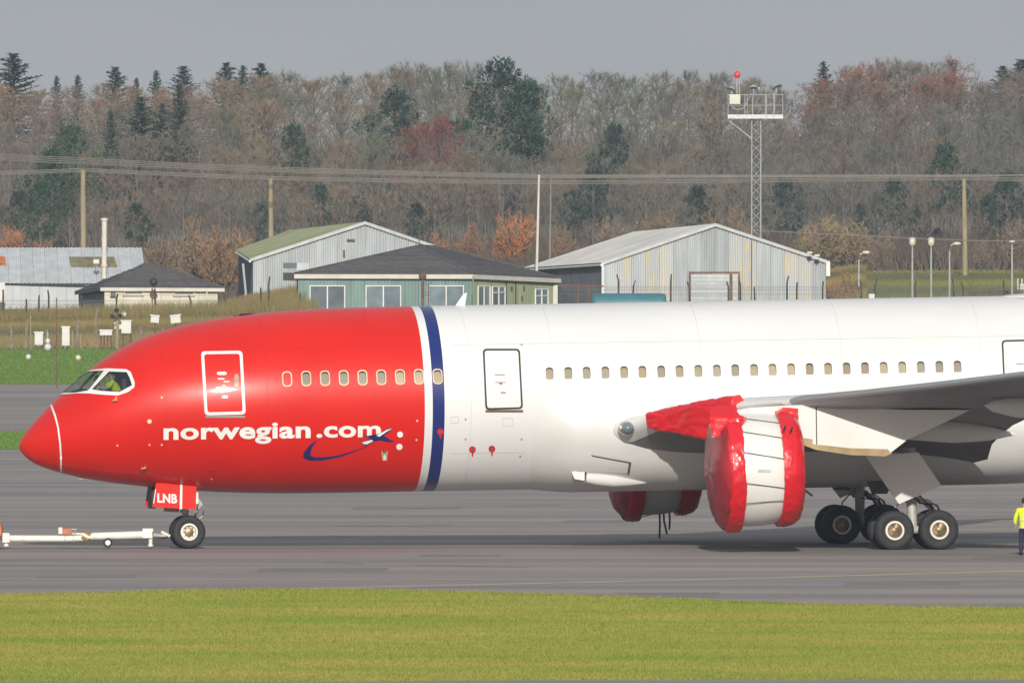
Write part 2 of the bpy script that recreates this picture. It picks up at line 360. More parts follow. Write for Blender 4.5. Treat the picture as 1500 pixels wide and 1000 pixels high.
# ================================================================ AIRLINER
YAW = math.radians(9.0); PITCH = math.radians(.9)
ROOT0 = G(274.5, 803)
air = thing('airliner', 'large passenger jet with red nose, navy band and white body, being towed across the apron', 'airliner', ROOT0)
air.rotation_euler = (0, -PITCH, YAW)
MA = Matrix.Translation(ROOT0) @ Euler((0, -PITCH, YAW)).to_matrix().to_4x4(); MI = MA.inverted(); MI3 = MI.to_3x3()
EYEL = MI @ EYE
def Lp(px, py, yl):
    d = MI3 @ ray(px, py); t = (yl - EYEL.y) / d.y
    return EYEL + d * t
top_px = [(28, 656), (29.5, 647), (33, 640), (39, 632), (46, 623), (56, 611.5), (65, 602), (74, 593), (90, 576.5), (112, 558), (127, 544.5), (140, 534.5), (160, 520.5), (190, 503.5), (224, 489), (252, 480.5), (280, 473.5), (322, 466), (350, 462), (400, 456.5), (450, 453), (520, 450.3), (580, 448.8), (640, 447.8)]
bot_px = [(28, 656), (30, 660), (36, 667.5), (48, 677), (67, 685.5), (90, 692.5), (120, 699.5), (146, 704), (175, 708), (210, 711.8), (250, 715.5), (291, 718.5), (340, 720.8), (400, 722), (460, 721.8), (520, 720.8), (580, 719.8), (640, 718.8)]
TT = [Lp(a, b, 0) for a, b in top_px]; BB = [Lp(a, b, 0) for a, b in bot_px]
X0 = TT[0].x; XC = TT[-1].x
def pchip(xs, ys):
    n = len(xs); h = [xs[i + 1] - xs[i] for i in range(n - 1)]; d = [(ys[i + 1] - ys[i]) / h[i] for i in range(n - 1)]; m = [d[0]] + [0] * (n - 2) + [d[-1]]
    for i in range(1, n - 1):
        if d[i - 1] * d[i] > 0:
            w1 = 2 * h[i] + h[i - 1]; w2 = h[i] + 2 * h[i - 1]; m[i] = (w1 + w2) / (w1 / d[i - 1] + w2 / d[i])
    def f(x):
        if x <= xs[0]: return ys[0]
        if x >= xs[-1]: return ys[-1]
        lo, hi = 0, n - 1
        while hi - lo > 1:
            md = (lo + hi) // 2
            if xs[md] <= x: lo = md
            else: hi = md
        t = (x - xs[lo]) / h[lo]
        return (1 + 2 * t) * (1 - t) ** 2 * ys[lo] + t * (1 - t) ** 2 * h[lo] * m[lo] + t * t * (3 - 2 * t) * ys[lo + 1] + t * t * (t - 1) * h[lo] * m[lo + 1]
    return f
_sq = lambda x: math.sqrt(max(0, x - X0))
def smooth_fit(pp):
    xs = [_sq(p.x) for p in pp]; ys = [p.z for p in pp]; f = pchip(xs, ys)
    g = [i * xs[-1] / 160 for i in range(161)]; v = [f(t) for t in g]
    for _ in range(14): v = [v[0]] + [(v[i - 1] + 2 * v[i] + v[i + 1]) / 4 for i in range(1, 160)] + [v[-1]]
    return pchip(g, v)
_ft, _fb = smooth_fit(TT), smooth_fit(BB)
XT = X0 + 37.0; XE = X0 + 55.5; W0 = 2.885
def zt(x): return _ft(_sq(min(x, XC))) - .9 * sstep(XT, XE + 6, x)
def zb(x): return _fb(_sq(min(x, XC))) + (zt(x) - .55 - _fb(_sq(XC))) * (sstep(XT - 2, XE + 3, x) if x > XT - 2 else 0)
def hw(x):
    s = x - X0
    if s <= 0: return .001
    if s < 8.6: return max(.001, W0 * (1 - (1 - s / 8.6) ** 1.9) ** .62)
    return W0 * (1 - .88 * sstep(XT - 1, XE + 4, x))
def sec(x, th):
    a, b = zt(x), zb(x); zc = (a + b) / 2; h = (a - b) / 2
    return Vector((x, -hw(x) * math.cos(th), zc + h * math.sin(th)))
def surf(x, th, off=0.):
    p = sec(x, th)
    if off:
        e = .02; dx = sec(x + e, th) - sec(max(X0 + .001, x - e), th); dt = sec(x, th + .01) - sec(x, th - .01)
        n = dx.cross(dt)
        if n.length > 1e-9:
            n.normalize()
            if n.dot(Vector((0, -math.cos(th), math.sin(th)))) < 0: n = -n
            p = p + n * off
    return p
def xth(px, py):
    y = -2.0; x = th = 0
    for _ in range(25):
        q = Lp(px, py, y); x = max(q.x, X0 + .01); a, b = zt(x), zb(x)
        th = math.asin(min(.9999, max(-.9999, (q.z - (a + b) / 2) / ((a - b) / 2)))); y += (-hw(x) * math.cos(th) - y) * .8
    return x, th
def SP(px, py, off=.005):
    x, th = xth(px, py); return surf(x, th, off)
XR1, XR2, XR3 = xth(622, 572)[0], xth(633.5, 572)[0], xth(651, 572)[0]
st = [X0 + (XC - X0) * (i / 84) ** 1.9 for i in range(1, 85)]
st = [s for s in st if min(abs(s - q) for q in (XR1, XR2, XR3)) > .06] + [XR1, XR2, XR3]
x = XC + .8
while x < XE: st.append(x); x += .8 if x < XT - 2 else .45
st = sorted(st); NT = 96
mb = MB(); vs = [Vector((X0, 0, zt(X0)))]
for s in st: vs += [sec(s, 2 * math.pi * k / NT) for k in range(NT)]
fs = [(0, 1 + (k + 1) % NT, 1 + k) for k in range(NT)]; ms = [0] * NT
for i in range(len(st) - 1):
    c = (st[i] + st[i + 1]) / 2; mi = 0 if c < XR1 else 1 if c < XR2 else 2 if c < XR3 else 1
    for k in range(NT): fs.append((1 + i * NT + k, 1 + i * NT + (k + 1) % NT, 1 + (i + 1) * NT + (k + 1) % NT, 1 + (i + 1) * NT + k)); ms.append(mi)
fs.append(tuple(1 + (len(st) - 1) * NT + k for k in range(NT))); ms.append(1)
mb.add(vs, fs); mb.m = ms
skin = mb.mesh('fuselage', [M['skin_red'], M['skin_white'], M['skin_blue'], M['liner']], 30)
# radome cut along its slanted seam
ra, rb = Lp(74, 592.5, 0), Lp(90, 690, 0); rn = Vector((rb.z - ra.z, 0, -(rb.x - ra.x))).normalized(); rn = rn if rn.x > 0 else -rn
def half(me, keep_aft):
    bm = bmesh.new(); bm.from_mesh(me)
    res = bmesh.ops.bisect_plane(bm, geom=bm.verts[:] + bm.edges[:] + bm.faces[:], plane_co=ra, plane_no=rn, clear_inner=keep_aft, clear_outer=not keep_aft)
    bmesh.ops.holes_fill(bm, edges=[e for e in bm.edges if e.is_boundary], sides=0)
    m2 = me.copy(); bm.to_mesh(m2); bm.free(); m2.polygons.foreach_set('use_smooth', [True] * len(m2.polygons)); m2.set_sharp_from_angle(angle=math.radians(30)); return m2
link('radome', half(skin, False), air)
fus_me = half(skin, True)
# cockpit window openings, cut through the skin on both sides
def zp(pts, k, ox, oy): return [(ox + a / k, oy + b / k) for a, b in pts]
pane_f = zp([(225, 545), (535, 262), (640, 245), (810, 238), (620, 480), (580, 515), (400, 545)], 10, 70, 520)
pane_s = zp([(665, 497), (905, 250), (1150, 258), (1190, 330), (1225, 440), (1050, 535), (800, 520)], 10, 70, 520)
band = zp([(195, 555), (540, 262), (640, 218), (860, 195), (1150, 208), (1215, 245), (1275, 400), (1270, 470), (1180, 540), (1030, 592), (800, 580), (600, 562), (430, 560), (215, 580)], 10, 70, 520)
def grow(lp, k):
    cx = sum(p[0] for p in lp) / len(lp); cy = sum(p[1] for p in lp) / len(lp); return [(cx + (a - cx) * k, cy + (b - cy) * k) for a, b in lp]
pane_f, pane_s = grow(pane_f, 1.05), grow(pane_s, 1.05)
def resample(loop, d):
    out = []
    for i, p in enumerate(loop):
        q = loop[(i + 1) % len(loop)]; n = max(1, int(math.hypot(q[0] - p[0], q[1] - p[1]) / d))
        out += [(p[0] + (q[0] - p[0]) * j / n, p[1] + (q[1] - p[1]) * j / n) for j in range(n)]
    return out
def bool_cut(me, cut):
    o = bpy.data.objects.new('tmp', me); COL.objects.link(o); c = bpy.data.objects.new('tmpc', cut); COL.objects.link(c)
    md = o.modifiers.new('b', 'BOOLEAN'); md.operation = 'DIFFERENCE'; md.object = c; md.solver = 'EXACT'
    dg = bpy.context.evaluated_depsgraph_get(); out = bpy.data.meshes.new_from_object(o.evaluated_get(dg))
    bpy.data.objects.remove(o); bpy.data.objects.remove(c); return out
for loop in (pane_f, pane_s):
    pts = [SP(a, b, 0) for a, b in loop]; c = sum(pts, Vector()) / len(pts)
    n = Vector()
    for i in range(len(pts)): n += (pts[i] - c).cross(pts[(i + 1) % len(pts)] - c)
    n.normalize(); n = n if n.y < 0 else -n
    # thin slab: open skin only, so the cutter closes the skin by itself
    for sgn in (1, -1):
        q = [Vector((p.x, p.y * sgn, p.z)) for p in pts]; nn = Vector((n.x, n.y * sgn, n.z))
        k = MB().prism([p - nn * .6 for p in q], nn * .9); cm = k.mesh('cut', [M['dark']])
        fus_me = bool_cut(fus_me, cm)
# deep cabin window openings, both sides in one cut
WX = [448.5 + 27.5 * i for i in range(8)] + [805, 832.4, 859.3, 886.8, 914.2, 941, 968.5, 995.4, 1022.9, 1050, 1077, 1104.6, 1131.6, 1158.8, 1186, 1213, 1240, 1267, 1294.4, 1321.6, 1348.8, 1376, 1402.5]
def win_y(px): return 554.3 - .44 * (px - 448.5) / 27.5 if px < 700 else 547.6 - (px - 805) * .0166
cm_ = MB()
for px in WX:
    x_, th_ = xth(px, win_y(px)); h_ = (zt(x_) - zb(x_)) / 2; lp_ = []
    for cx_, cz_, a0 in ((.02, .107, 0), (-.02, .107, 90), (-.02, -.107, 180), (.02, -.107, 270)):
        for j in range(4): q = math.radians(a0 + 30 * j); lp_.append((cx_ + .105 * math.cos(q), cz_ + .105 * math.sin(q)))
    for sg in (1, -1):
        pp_ = [surf(x_ + a, th_ + b / h_, .06) for a, b in lp_]; cm_.prism([Vector((p.x, p.y * sg, p.z)) for p in pp_], (0, .22 * sg, 0), 3)
cmm = cm_.mesh('cut', [M['skin_red'], M['skin_white'], M['skin_blue'], M['liner']]); fus_me = bool_cut(fus_me, cmm)
# drop the pocket faces the boolean leaves inside the skin, so that one looks into the flight deck
bm = bmesh.new(); bm.from_mesh(fus_me); kill = []
for f in bm.faces:
    c = f.calc_center_median()
    if X0 + 1.2 < c.x < X0 + 4.6:
        a, b = zt(c.x), zb(c.x); rr = math.hypot(c.y / hw(c.x), (c.z - (a + b) / 2) / ((a - b) / 2))
        if rr < .955: kill.append(f)
bmesh.ops.delete(bm, geom=kill, context='FACES'); bm.to_mesh(fus_me); bm.free()
fus_me.polygons.foreach_set('use_smooth', [True] * len(fus_me.polygons)); fus_me.set_sharp_from_angle(angle=math.radians(30))
fus = link('fuselage', fus_me, air)

def decal_faces(name, faces, m, parent, off=.005, step=4., fn=None):
    bm = bmesh.new()
    for lp in faces:
        try: bm.faces.new([bm.verts.new((a, b, 0)) for a, b in lp])
        except ValueError: pass
    bmesh.ops.triangulate(bm, faces=bm.faces)
    xs = [v.co.x for v in bm.verts]; ys = [v.co.y for v in bm.verts]
    for ax, lo, hi in ((0, min(xs), max(xs)), (1, min(ys), max(ys))):
        q = lo + step
        while q < hi:
            bmesh.ops.bisect_plane(bm, geom=bm.verts[:] + bm.edges[:] + bm.faces[:], plane_co=(q, 0, 0) if ax == 0 else (0, q, 0), plane_no=(1, 0, 0) if ax == 0 else (0, 1, 0)); q += step
    for v in bm.verts: v.co = fn(v.co.x, v.co.y) if fn else SP(v.co.x, v.co.y, off)
    bmesh.ops.recalc_face_normals(bm, faces=bm.faces)
    if sum(f.normal.y * f.calc_area() for f in bm.faces) > 0: bmesh.ops.reverse_faces(bm, faces=bm.faces)
    me = bpy.data.meshes.new(name); bm.to_mesh(me); bm.free(); me.materials.append(m)
    me.polygons.foreach_set('use_smooth', [True] * len(me.polygons))
    return link(name, me, parent)
def ring_px(name, outer, inner, m, parent, o1=.004, o2=.012, fn=None):
    fn = fn or SP; n = len(outer); mb = MB()
    vs = [fn(*p, o1) for p in outer] + [fn(*p, o2) for p in outer] + [fn(*p, o2) for p in inner] + [fn(*p, o1) for p in inner]
    f = []
    for i in range(n):
        j = (i + 1) % n
        for k in range(3): f.append((k * n + i, k * n + j, (k + 1) * n + j, (k + 1) * n + i))
    return mb.add(vs, f).build(name, m, parent)
def rquad(c, inset, rad, n=4):
    c = [Vector(p) for p in c]; out = []
    e = [(c[(i + 1) % 4] - c[i]).normalized() for i in range(4)]
    cc = [c[i] + e[i] * inset - e[i - 1] * inset for i in range(4)]
    for i in range(4):
        a = cc[i] - e[i - 1] * rad; b = cc[i] + e[i] * rad
        k = max(2, int((b - a).length / 2))
        for j in range(n + 1):
            t = j / n; out.append(a * (1 - t) ** 2 + cc[i] * 2 * t * (1 - t) + b * t * t)
        d = cc[(i + 1) % 4] - e[i] * rad
        for j in range(1, 8): out.append(b + (d - b) * j / 8)
    return [(p.x, p.y) for p in out]
# cockpit band with two panes
def ray_ring(name, outer, inner_list, m, parent):
    bm = bmesh.new(); o = [bm.verts.new((a, b, 0)) for a, b in outer]; ed = [bm.edges.new((o[i], o[(i + 1) % len(o)])) for i in range(len(o))]
    for lp in inner_list:
        q = [bm.verts.new((a, b, 0)) for a, b in lp]; ed += [bm.edges.new((q[i], q[(i + 1) % len(q)])) for i in range(len(q))]
    bmesh.ops.triangle_fill(bm, edges=ed, use_beauty=True)
    fc = [[(v.co.x, v.co.y) for v in f.verts] for f in bm.faces]; bm.free()
    return decal_faces(name, fc, m, parent, .012, 3.)
ray_ring('windshield_frame', resample(band, 4), [resample(pane_f, 4), resample(pane_s, 4)], M['white'], air)
for lp in (pane_f, pane_s):
    decal_faces('windshield_pane', [lp], M['glass'], air, .002, 3.)
    o = ring_px('windshield_seal', resample(lp, 4), [(p[0] + (sum(q[0] for q in lp) / len(lp) - p[0]) * .05, p[1] + (sum(q[1] for q in lp) / len(lp) - p[1]) * .05) for p in resample(lp, 4)], M['seal'], air, .003, .014)
# flight deck: bulkhead, floor, glare shield, seats
bx = xth(205, 560)[0]; mb = MB(); a, b = zt(bx), zb(bx)
mb.add([Vector((bx, -hw(bx) * math.cos(t) * .97, (a + b) / 2 + (a - b) / 2 * math.sin(t) * .97)) for t in [2 * math.pi * k / 24 for k in range(24)]], [tuple(range(24))])
pz = Lp(150, 590, 0).z
mb.box((bx - .75, 0, pz - .35), (1.45, 2.6, .04)); mb.box((bx - 1.95, 0, pz - .02), (.45, 1.3, .22))
mb.build('flight_deck', M['bay'], air)
seat = Lp(168, 575, -.75)
for sy in (-1, 1):
    k = MB().box((seat.x + .28, .75 * sy, seat.z + .05), (.12, .5, .8)).box((seat.x, .75 * sy, seat.z - .34), (.5, .5, .12)); k.build('pilot_seat', M['bay'], air)
# radome seam line
decal_faces('radome_seam', [[(73, 592), (76, 592), (82, 608), (86.3, 625), (89.5, 650), (90.6, 670), (90.6, 691), (88.3, 691), (88.2, 670), (87, 650), (83.8, 625), (79.5, 609)]], M['decal_white'], air, .006, 3.)

# cabin windows
def cabin_window(px, py, trim, glass=True, parent=air):
    x, th = xth(px, py); h = (zt(x) - zb(x)) / 2
    def loop(hx, hz, r, n=5):
        out = []
        for cx, cz, a0 in ((hx - r, hz - r, 0), (-hx + r, hz - r, 90), (-hx + r, -hz + r, 180), (hx - r, -hz + r, 270)):
            for j in range(n + 1):
                q = math.radians(a0 + 90 * j / n); out.append((cx + r * math.cos(q), cz + r * math.sin(q)))
        return out
    o, i = loop(.158 if trim else .140, .252 if trim else .228, .125), loop(.125, .212, .105)
    fn = lambda a, b, off: surf(x + a, th + b / h, off)
    n = len(o); vs = [fn(*p, .0) for p in o] + [fn(*p, .018) for p in o] + [fn(*p, .018) for p in i] + [fn(*p, .002) for p in i]; f = []
    for k in range(3):
        for q in range(n): f.append((k * n + q, k * n + (q + 1) % n, (k + 1) * n + (q + 1) % n, (k + 1) * n + q))
    w_ = MB(); w_.add(vs, f); w_.m = [(0 if k < 2 else 1) for k in range(3) for q in range(n)]
    fr = w_.build('cabin_window', [M['beige'] if trim else M['white'], M['reveal']], parent)
    rg = loop(.123, .21, .104); pts = [fn(a * k_, b * k_, .004) + Vector((0, .13 if parent is air else 0, 0)) for k_ in (1, .75, .5, .25, .02) for a, b in rg]
    if glass: MB().add(pts, [(r_ * n + q, r_ * n + (q + 1) % n, (r_ + 1) * n + (q + 1) % n, (r_ + 1) * n + q) for r_ in range(4) for q in range(n)] + [tuple(range(4 * n, 5 * n))]).build('pane', M['pane'], fr, 60)
    return fr
cabin_window(420.5, 555, True, False)
for px in WX: cabin_window(px, win_y(px), px < 700)

# doors
def door(name, c, colour, thick, paint, win, sill, sillm, marks):
    d = decal_faces(name, [rquad(c, thick * .4, 4)], paint, air, .012, 4.)
    ring_px('door_outline', rquad(c, 0, 6), rquad(c, thick, 4), colour, d, .004, .022)
    if win: cabin_window(win[0], win[1], False, True, d)
    if sill:
        decal_faces('door_sill', [[(sill[0], sill[2]), (sill[1], sill[2]), (sill[1], sill[3]), (sill[0], sill[3])]], sillm, d, .03, 4.)
    for (a, b, ww, hh, m) in marks:
        decal_faces('door_handle', [[(a - ww, b - hh * .6), (a - ww * .6, b - hh), (a + ww * .6, b - hh), (a + ww, b - hh * .6), (a + ww, b + hh * .6), (a + ww * .6, b + hh), (a - ww * .6, b + hh), (a - ww, b + hh * .6)]], m, d, .026, 3.)
    return d
door('door', [(294.5, 515), (355, 514), (360, 606.5), (300, 608)], M['decal_white'], 4.2, M['red'], None, (301, 359, 608.5, 611.5), M['grey_sill'],
     [(325, 547, 7, 2.4, M['decal_white']), (324, 555, 5, 1, M['decal_white']), (332, 559, 4.5, 1.3, M['beige']), (326, 568, 9.5, 1.6, M['decal_white']), (328, 567, 3, 3.4, M['beige']), (329.5, 581, 4.5, 2.2, M['decal_white']), (346.5, 557, 3, 9, M['pane'])])
door('door', [(707, 511), (761.5, 511), (766, 598.5), (711, 600)], M['seal'], 2.6, M['white'], (753, 547), (711, 766, 600, 603.2), M['bronze'],
     [(732, 549, 8, 1.0, M['grey_sill']), (733, 560, 8.5, .8, M['grey_sill']), (733.5, 561.5, 2.4, 1.5, M['red']), (737, 575, 4, 1.2, M['grey_sill'])])
door('door', [(1467, 498.5), (1524, 497), (1528, 584), (1471, 585.5)], M['seal'], 2.4, M['white'], (1512, 532), (1471, 1527, 585.5, 588), M['bronze'], [(1494, 533, 6, 1, M['grey_sill'])])
door('door', [(1920, 492), (1977, 491), (1981, 577), (1924, 578)], M['seal'], 2.4, M['white'], (1965, 526), None, None, [])

# lettering and logo
def text_faces(body, x0, x1, ybase, xheight, slope, ref='n', off=.03):
    cu = bpy.data.curves.new('txt', 'FONT'); cu.body = body; cu.offset = off; cu.resolution_u = 4; cu.space_character = 1.04
    o = bpy.data.objects.new('txt', cu); COL.objects.link(o); dg = bpy.context.evaluated_depsgraph_get(); dg.update()
    me = bpy.data.meshes.new_from_object(o.evaluated_get(dg)); cu.body = ref; dg = bpy.context.evaluated_depsgraph_get(); dg.update()
    rm = bpy.data.meshes.new_from_object(o.evaluated_get(dg)); rh = max(v.co.y for v in rm.vertices); rl = min(v.co.y for v in rm.vertices)
    bpy.data.objects.remove(o)
    xa = min(v.co.x for v in me.vertices); xb = max(v.co.x for v in me.vertices); k = (x1 - x0) / (xb - xa); ky = xheight / (rh - rl)
    f = lambda v: (x0 + (v.x - xa) * k, ybase + (x0 + (v.x - xa) * k - x0) * slope - (v.y - rl) * ky)
    return [[f(me.vertices[i].co) for i in p.vertices] for p in me.polygons]
decal_faces('lettering', text_faces('norwegian', 239.6, 455, 644, 17.2, -.0135), M['decal_white'], fus, .006, 5.)
decal_faces('lettering', text_faces('.com', 463.5, 558, 640.6, 16.8, -.009), M['decal_white'], fus, .006, 5.)
Z = lambda pts: zp(pts, 3.947, 230, 600)
outer = [(925, 176), (880, 205), (850, 245), (843, 268), (855, 284), (885, 293), (960, 292), (1060, 272), (1150, 238), (1215, 205)]
inner_ = [(1213, 213), (1150, 232), (1050, 262), (960, 274), (905, 272), (888, 262), (887, 245), (897, 215), (927, 178)]
decal_faces('swoosh', [Z([outer[i], outer[i + 1], inner_[-i - 2], inner_[-i - 1]]) for i in range(8)] + [Z([outer[8], outer[9], inner_[0]])], M['navy'], fus, .007, 5.)
lg = decal_faces('jet_logo', [Z([(1183, 148), (1215, 150), (1262, 158), (1318, 132), (1312, 150), (1372, 186), (1335, 186), (1290, 176), (1240, 184), (1228, 160)]), Z([(1262, 152), (1330, 110), (1368, 104), (1340, 128), (1292, 164)]), Z([(1182, 184), (1240, 165), (1262, 176), (1215, 206), (1190, 202)])], M['navy'], fus, .009, 5.)
decal_faces('jet_logo', [Z([(1268, 148), (1330, 114), (1362, 107), (1330, 124), (1285, 155)]), Z([(1186, 186), (1240, 172), (1250, 180), (1212, 199), (1192, 196)])], M['decal_white'], fus, .011, 5.)
def disc(name, px, py, r_, m, off=.008, ry=None):
    return decal_faces(name, [[(px + r_ * math.cos(t), py + (ry or r_) * math.sin(t)) for t in [math.pi * 2 * k / 14 for k in range(14)]]], m, fus, off, 4.)
disc('sensor_cover', 586, 636, 4.4, M['decal_white']); disc('sensor_cover', 585, 654, 4.6, M['decal_white'])
for px, py, r_, m in [(645, 632, 5, 'vinyl'), (692, 658, 5, 'vinyl'), (720.5, 657, 5, 'vinyl'), (219, 617, 3.4, 'beige')]:
    disc('port_marking', px, py, r_, M[m], .01); disc('port_marking', px, py, r_ * .42, M['decal_white'] if m != 'vinyl' else M['reveal'], .013)
    if m == 'vinyl': decal_faces('warning_tag', [[(px - 1.2, py + 3), (px + 1.6, py + 3), (px + 1.2, py + 10), (px - .8, py + 10)]], M[m], fus, .012, 4.)
for px, py in [(170, 583), (237, 582), (172, 652), (219, 651), (237, 651), (563, 669), (611, 616), (610, 644), (682, 614), (682, 643), (764, 643), (762, 668), (310, 701), (764, 505)]:
    disc('port_marking', px, py, 1.5, M['beige'] if px < 620 else M['grey_sill'], .01)
decal_faces('port_marking', [[(559, 660), (560, 660), (561, 671), (566, 671), (567, 660), (568, 660), (566.5, 674), (560.5, 674)]], M['beige'], fus, .01, 4.)
disc('port_marking', 563.5, 669, 1.6, M['decal_white'], .012, 4)
disc('drain_port', 806, 622, 1.5, M['seal'], .01, 2.6)
# probes on the nose
for px, py in [(213, 683), (171, 583.5), (121.5, 699)]:
    p = SP(px, py, .0); MB().tube([p, p + Vector((-.02, -.10, -.05)), p + Vector((-.16, -.12, -.06))], [.035, .03, .02], 8).build('air_probe', M['gold'], air, 40)
# skin joints: section joins round the barrel, a lap joint, and a few hatches low on the side
def joint(px0, px1, py, wd, m):   # thin horizontal strip
    decal_faces('skin_joint', [[(px0, py - (px0 - 640) * .0157), (px1, py - (px1 - 640) * .0157), (px1, py - (px1 - 640) * .0157 + wd), (px0, py - (px0 - 640) * .0157 + wd)]], M[m], fus, .004, 12.)
def hoop(px, m, t0=-1.25, t1=1.3, wd=.006):
    x_ = xth(px, 580)[0]; n_ = 40; vs = [surf(x_ + s_ * wd, lerp(t0, t1, i / n_), .004) for i in range(n_ + 1) for s_ in (-1, 1)]
    o_ = MB().add(vs, [(2 * i, 2 * i + 1, 2 * i + 3, 2 * i + 2) for i in range(n_)]).build('skin_joint', M[m], fus, 60)
hoop(243, 'joint_red'); hoop(392, 'joint_red'); hoop(548, 'joint_red'); hoop(690, 'joint'); hoop(812, 'joint'); hoop(1030, 'joint', .0, 1.3); hoop(1236, 'joint', .0, 1.3); hoop(1440, 'joint', .1, 1.3)
joint(660, 1500, 505, .7, 'joint'); joint(660, 770, 664, .7, 'joint'); joint(365, 600, 506, .6, 'joint_red')
def hatch(px, py, w_, h_, m): ring_px('access_hatch', rquad([(px, py), (px + w_, py), (px + w_, py + h_), (px, py + h_)], 0, 2), rquad([(px, py), (px + w_, py), (px + w_, py + h_), (px, py + h_)], .9, 1.6), M[m], fus, .003, .006)
hatch(300, 676, 20, 14, 'joint_red'); hatch(736, 612, 16, 12, 'joint'); hatch(660, 610, 12, 10, 'joint'); hatch(840, 610, 16, 12, 'joint')
# roof antennas
def fin(px, py0, pxs, m, name='blade_antenna', t=.06):
    pts = [Lp(a, b, -t / 2) for a, b in pxs]; return MB().prism(pts, (0, t, 0)).build(name, m, air)
fin(0, 0, [(666, 449.5), (671, 442), (679, 430.5), (684, 428.5), (682.5, 438), (681, 449.5)], M['white'])
for px, pz_, wd, m in [(350, 462.5, 10, 'seal'), (363, 460, 14, 'seal'), (454, 453, 6, 'white'), (560, 449.6, 7, 'white'), (594, 448.8, 5, 'white'), (1024, 441.8, 3, 'white')]:
    q = Lp(px, pz_ + .6, 0); MB().sphere(q, wd / 46, 12, 0, (1, .5, .14)).build('roof_antenna', M[m], air, 60)
q = Lp(1530, 434.5, 0); MB().sphere(q, 1.25, 24, 0, (1.2, .8, .10)).build('antenna_dome', M['white'], air, 60)

# belly fairing
FX0 = xth(772, 680)[0]; FX1 = X0 + 36
def foff(x, th):
    s = sstep(FX0, FX0 + 1.7, x) * (1 - sstep(FX1 - 5, FX1, x)); d = -th if th > -math.pi / 2 else math.pi + th
    g = sstep(-.10, .42, d) * (1 - .72 * sstep(.62, 1.5, d))
    return -.02 + .5 * s * g
fx = [FX0 + (FX1 - FX0) * i / 60 for i in range(61)]; ft = [.2 - (math.pi + .4) * k / 70 for k in range(71)]
mb = MB(); mb.add([surf(x, t, foff(x, t)) for x in fx for t in ft], [(i * 71 + k, i * 71 + k + 1, (i + 1) * 71 + k + 1, (i + 1) * 71 + k) for i in range(60) for k in range(70)])
mb.build('belly_fairing', M['fairing'], air, 40)
def FP(px, py, off=.0):
    y = -2.; x = th = 0
    for _ in range(30):
        q = Lp(px, py, y); x = q.x; a, b = zt(x), zb(x); o = foff(x, th) if th else .2
        th = math.asin(min(.999, max(-.999, (q.z - (a + b) / 2) / ((a - b) / 2 + o)))); y += (-(hw(x) + o) * math.cos(th) - y) * .7
    return surf(x, th, max(foff(x, th), 0) + off)
for lp, m in (([(866, 666.5), (923, 677), (920, 693), (862, 690)], 'fairing'),):
    decal_faces('air_inlet', [lp], M[m], air, fn=lambda a, b: FP(a, b, .02))
decal_faces('air_inlet_lip', [[(866, 665.5), (924, 676), (924, 678), (866, 667.3)], [(921, 677), (924.5, 677), (921.5, 693.5), (918.5, 693)]], M['bay'], air, fn=lambda a, b: FP(a, b, .035))
p0, p1 = FP(856, 697, .08), FP(948, 707, .0)
prof = [(0, .0), (.0, .15), (.35, .21), (.9, .23), (1.4, .16), (1.8, .07), (2.0, .0)]
MB().lathe([(a * (p1 - p0).length / 2, b) for a, b in prof], p0, p1 - p0, 16).build('belly_pod', M['fairing'], air, 40)
p2 = FP(836, 695, .05); MB().prism([p2 + Vector((0, -.12, .13)), p2 + Vector((.42, -.14, .18)), p2 + Vector((.42, -.14, -.16)), p2 + Vector((.1, -.12, -.1))], (0, .4, 0)).build('outflow_door', M['white'], air)
MB().box(p2 + Vector((.46, .02, 0)), (.06, .3, .36)).build('pod_gap', M['seal'], air)
# tail of the aircraft, beyond the right edge
def loft(secs, name, m, n=18, parent=air):
    """secs: (LE point, chord, thickness, span direction 0 wing / 1 fin)"""
    xs = [(1 - math.cos(math.pi * i / n)) / 2 for i in range(n + 1)]; mb = MB(); vs = []
    up = [(x, 5 * (.2969 * math.sqrt(x) - .126 * x - .3516 * x * x + .2843 * x ** 3 - .1015 * x ** 4)) for x in xs]
    lp = [(x, y) for x, y in up[::-1]] + [(x, -y) for x, y in up[1:-1]]
    for le, ch, tk, vert in secs:
        for x, y in lp:
            vs.append(Vector((le[0] + x * ch, le[1] + y * ch * tk, le[2])) if vert else Vector((le[0] + x * ch, le[1], le[2] + y * ch * tk)))
    P_ = len(lp); fs = []
    for i in range(len(secs) - 1):
        for k in range(P_): fs.append((i * P_ + k, i * P_ + (k + 1) % P_, (i + 1) * P_ + (k + 1) % P_, (i + 1) * P_ + k))
    fs.append(tuple(range(P_))); fs.append(tuple(range((len(secs) - 1) * P_, len(secs) * P_)))
    return mb.add(vs, fs).build(name, m, parent, 40)
zf = zt(XE - 6)
loft([((XE - 9.5, 0, zf - .5), 9, .1, 1), ((XE - 2.2, 0, zf + 8.6), 3.4, .09, 1)], 'tail_fin', M['blue'])
for sy in (-1, 1): loft([((XE - 6.5, .6 * sy, zf - 1.3), 5.6, .1, 0), ((XE - .3, 9.6 * sy, zf + .2), 1.9, .09, 0)], 'tailplane', M['wing'])

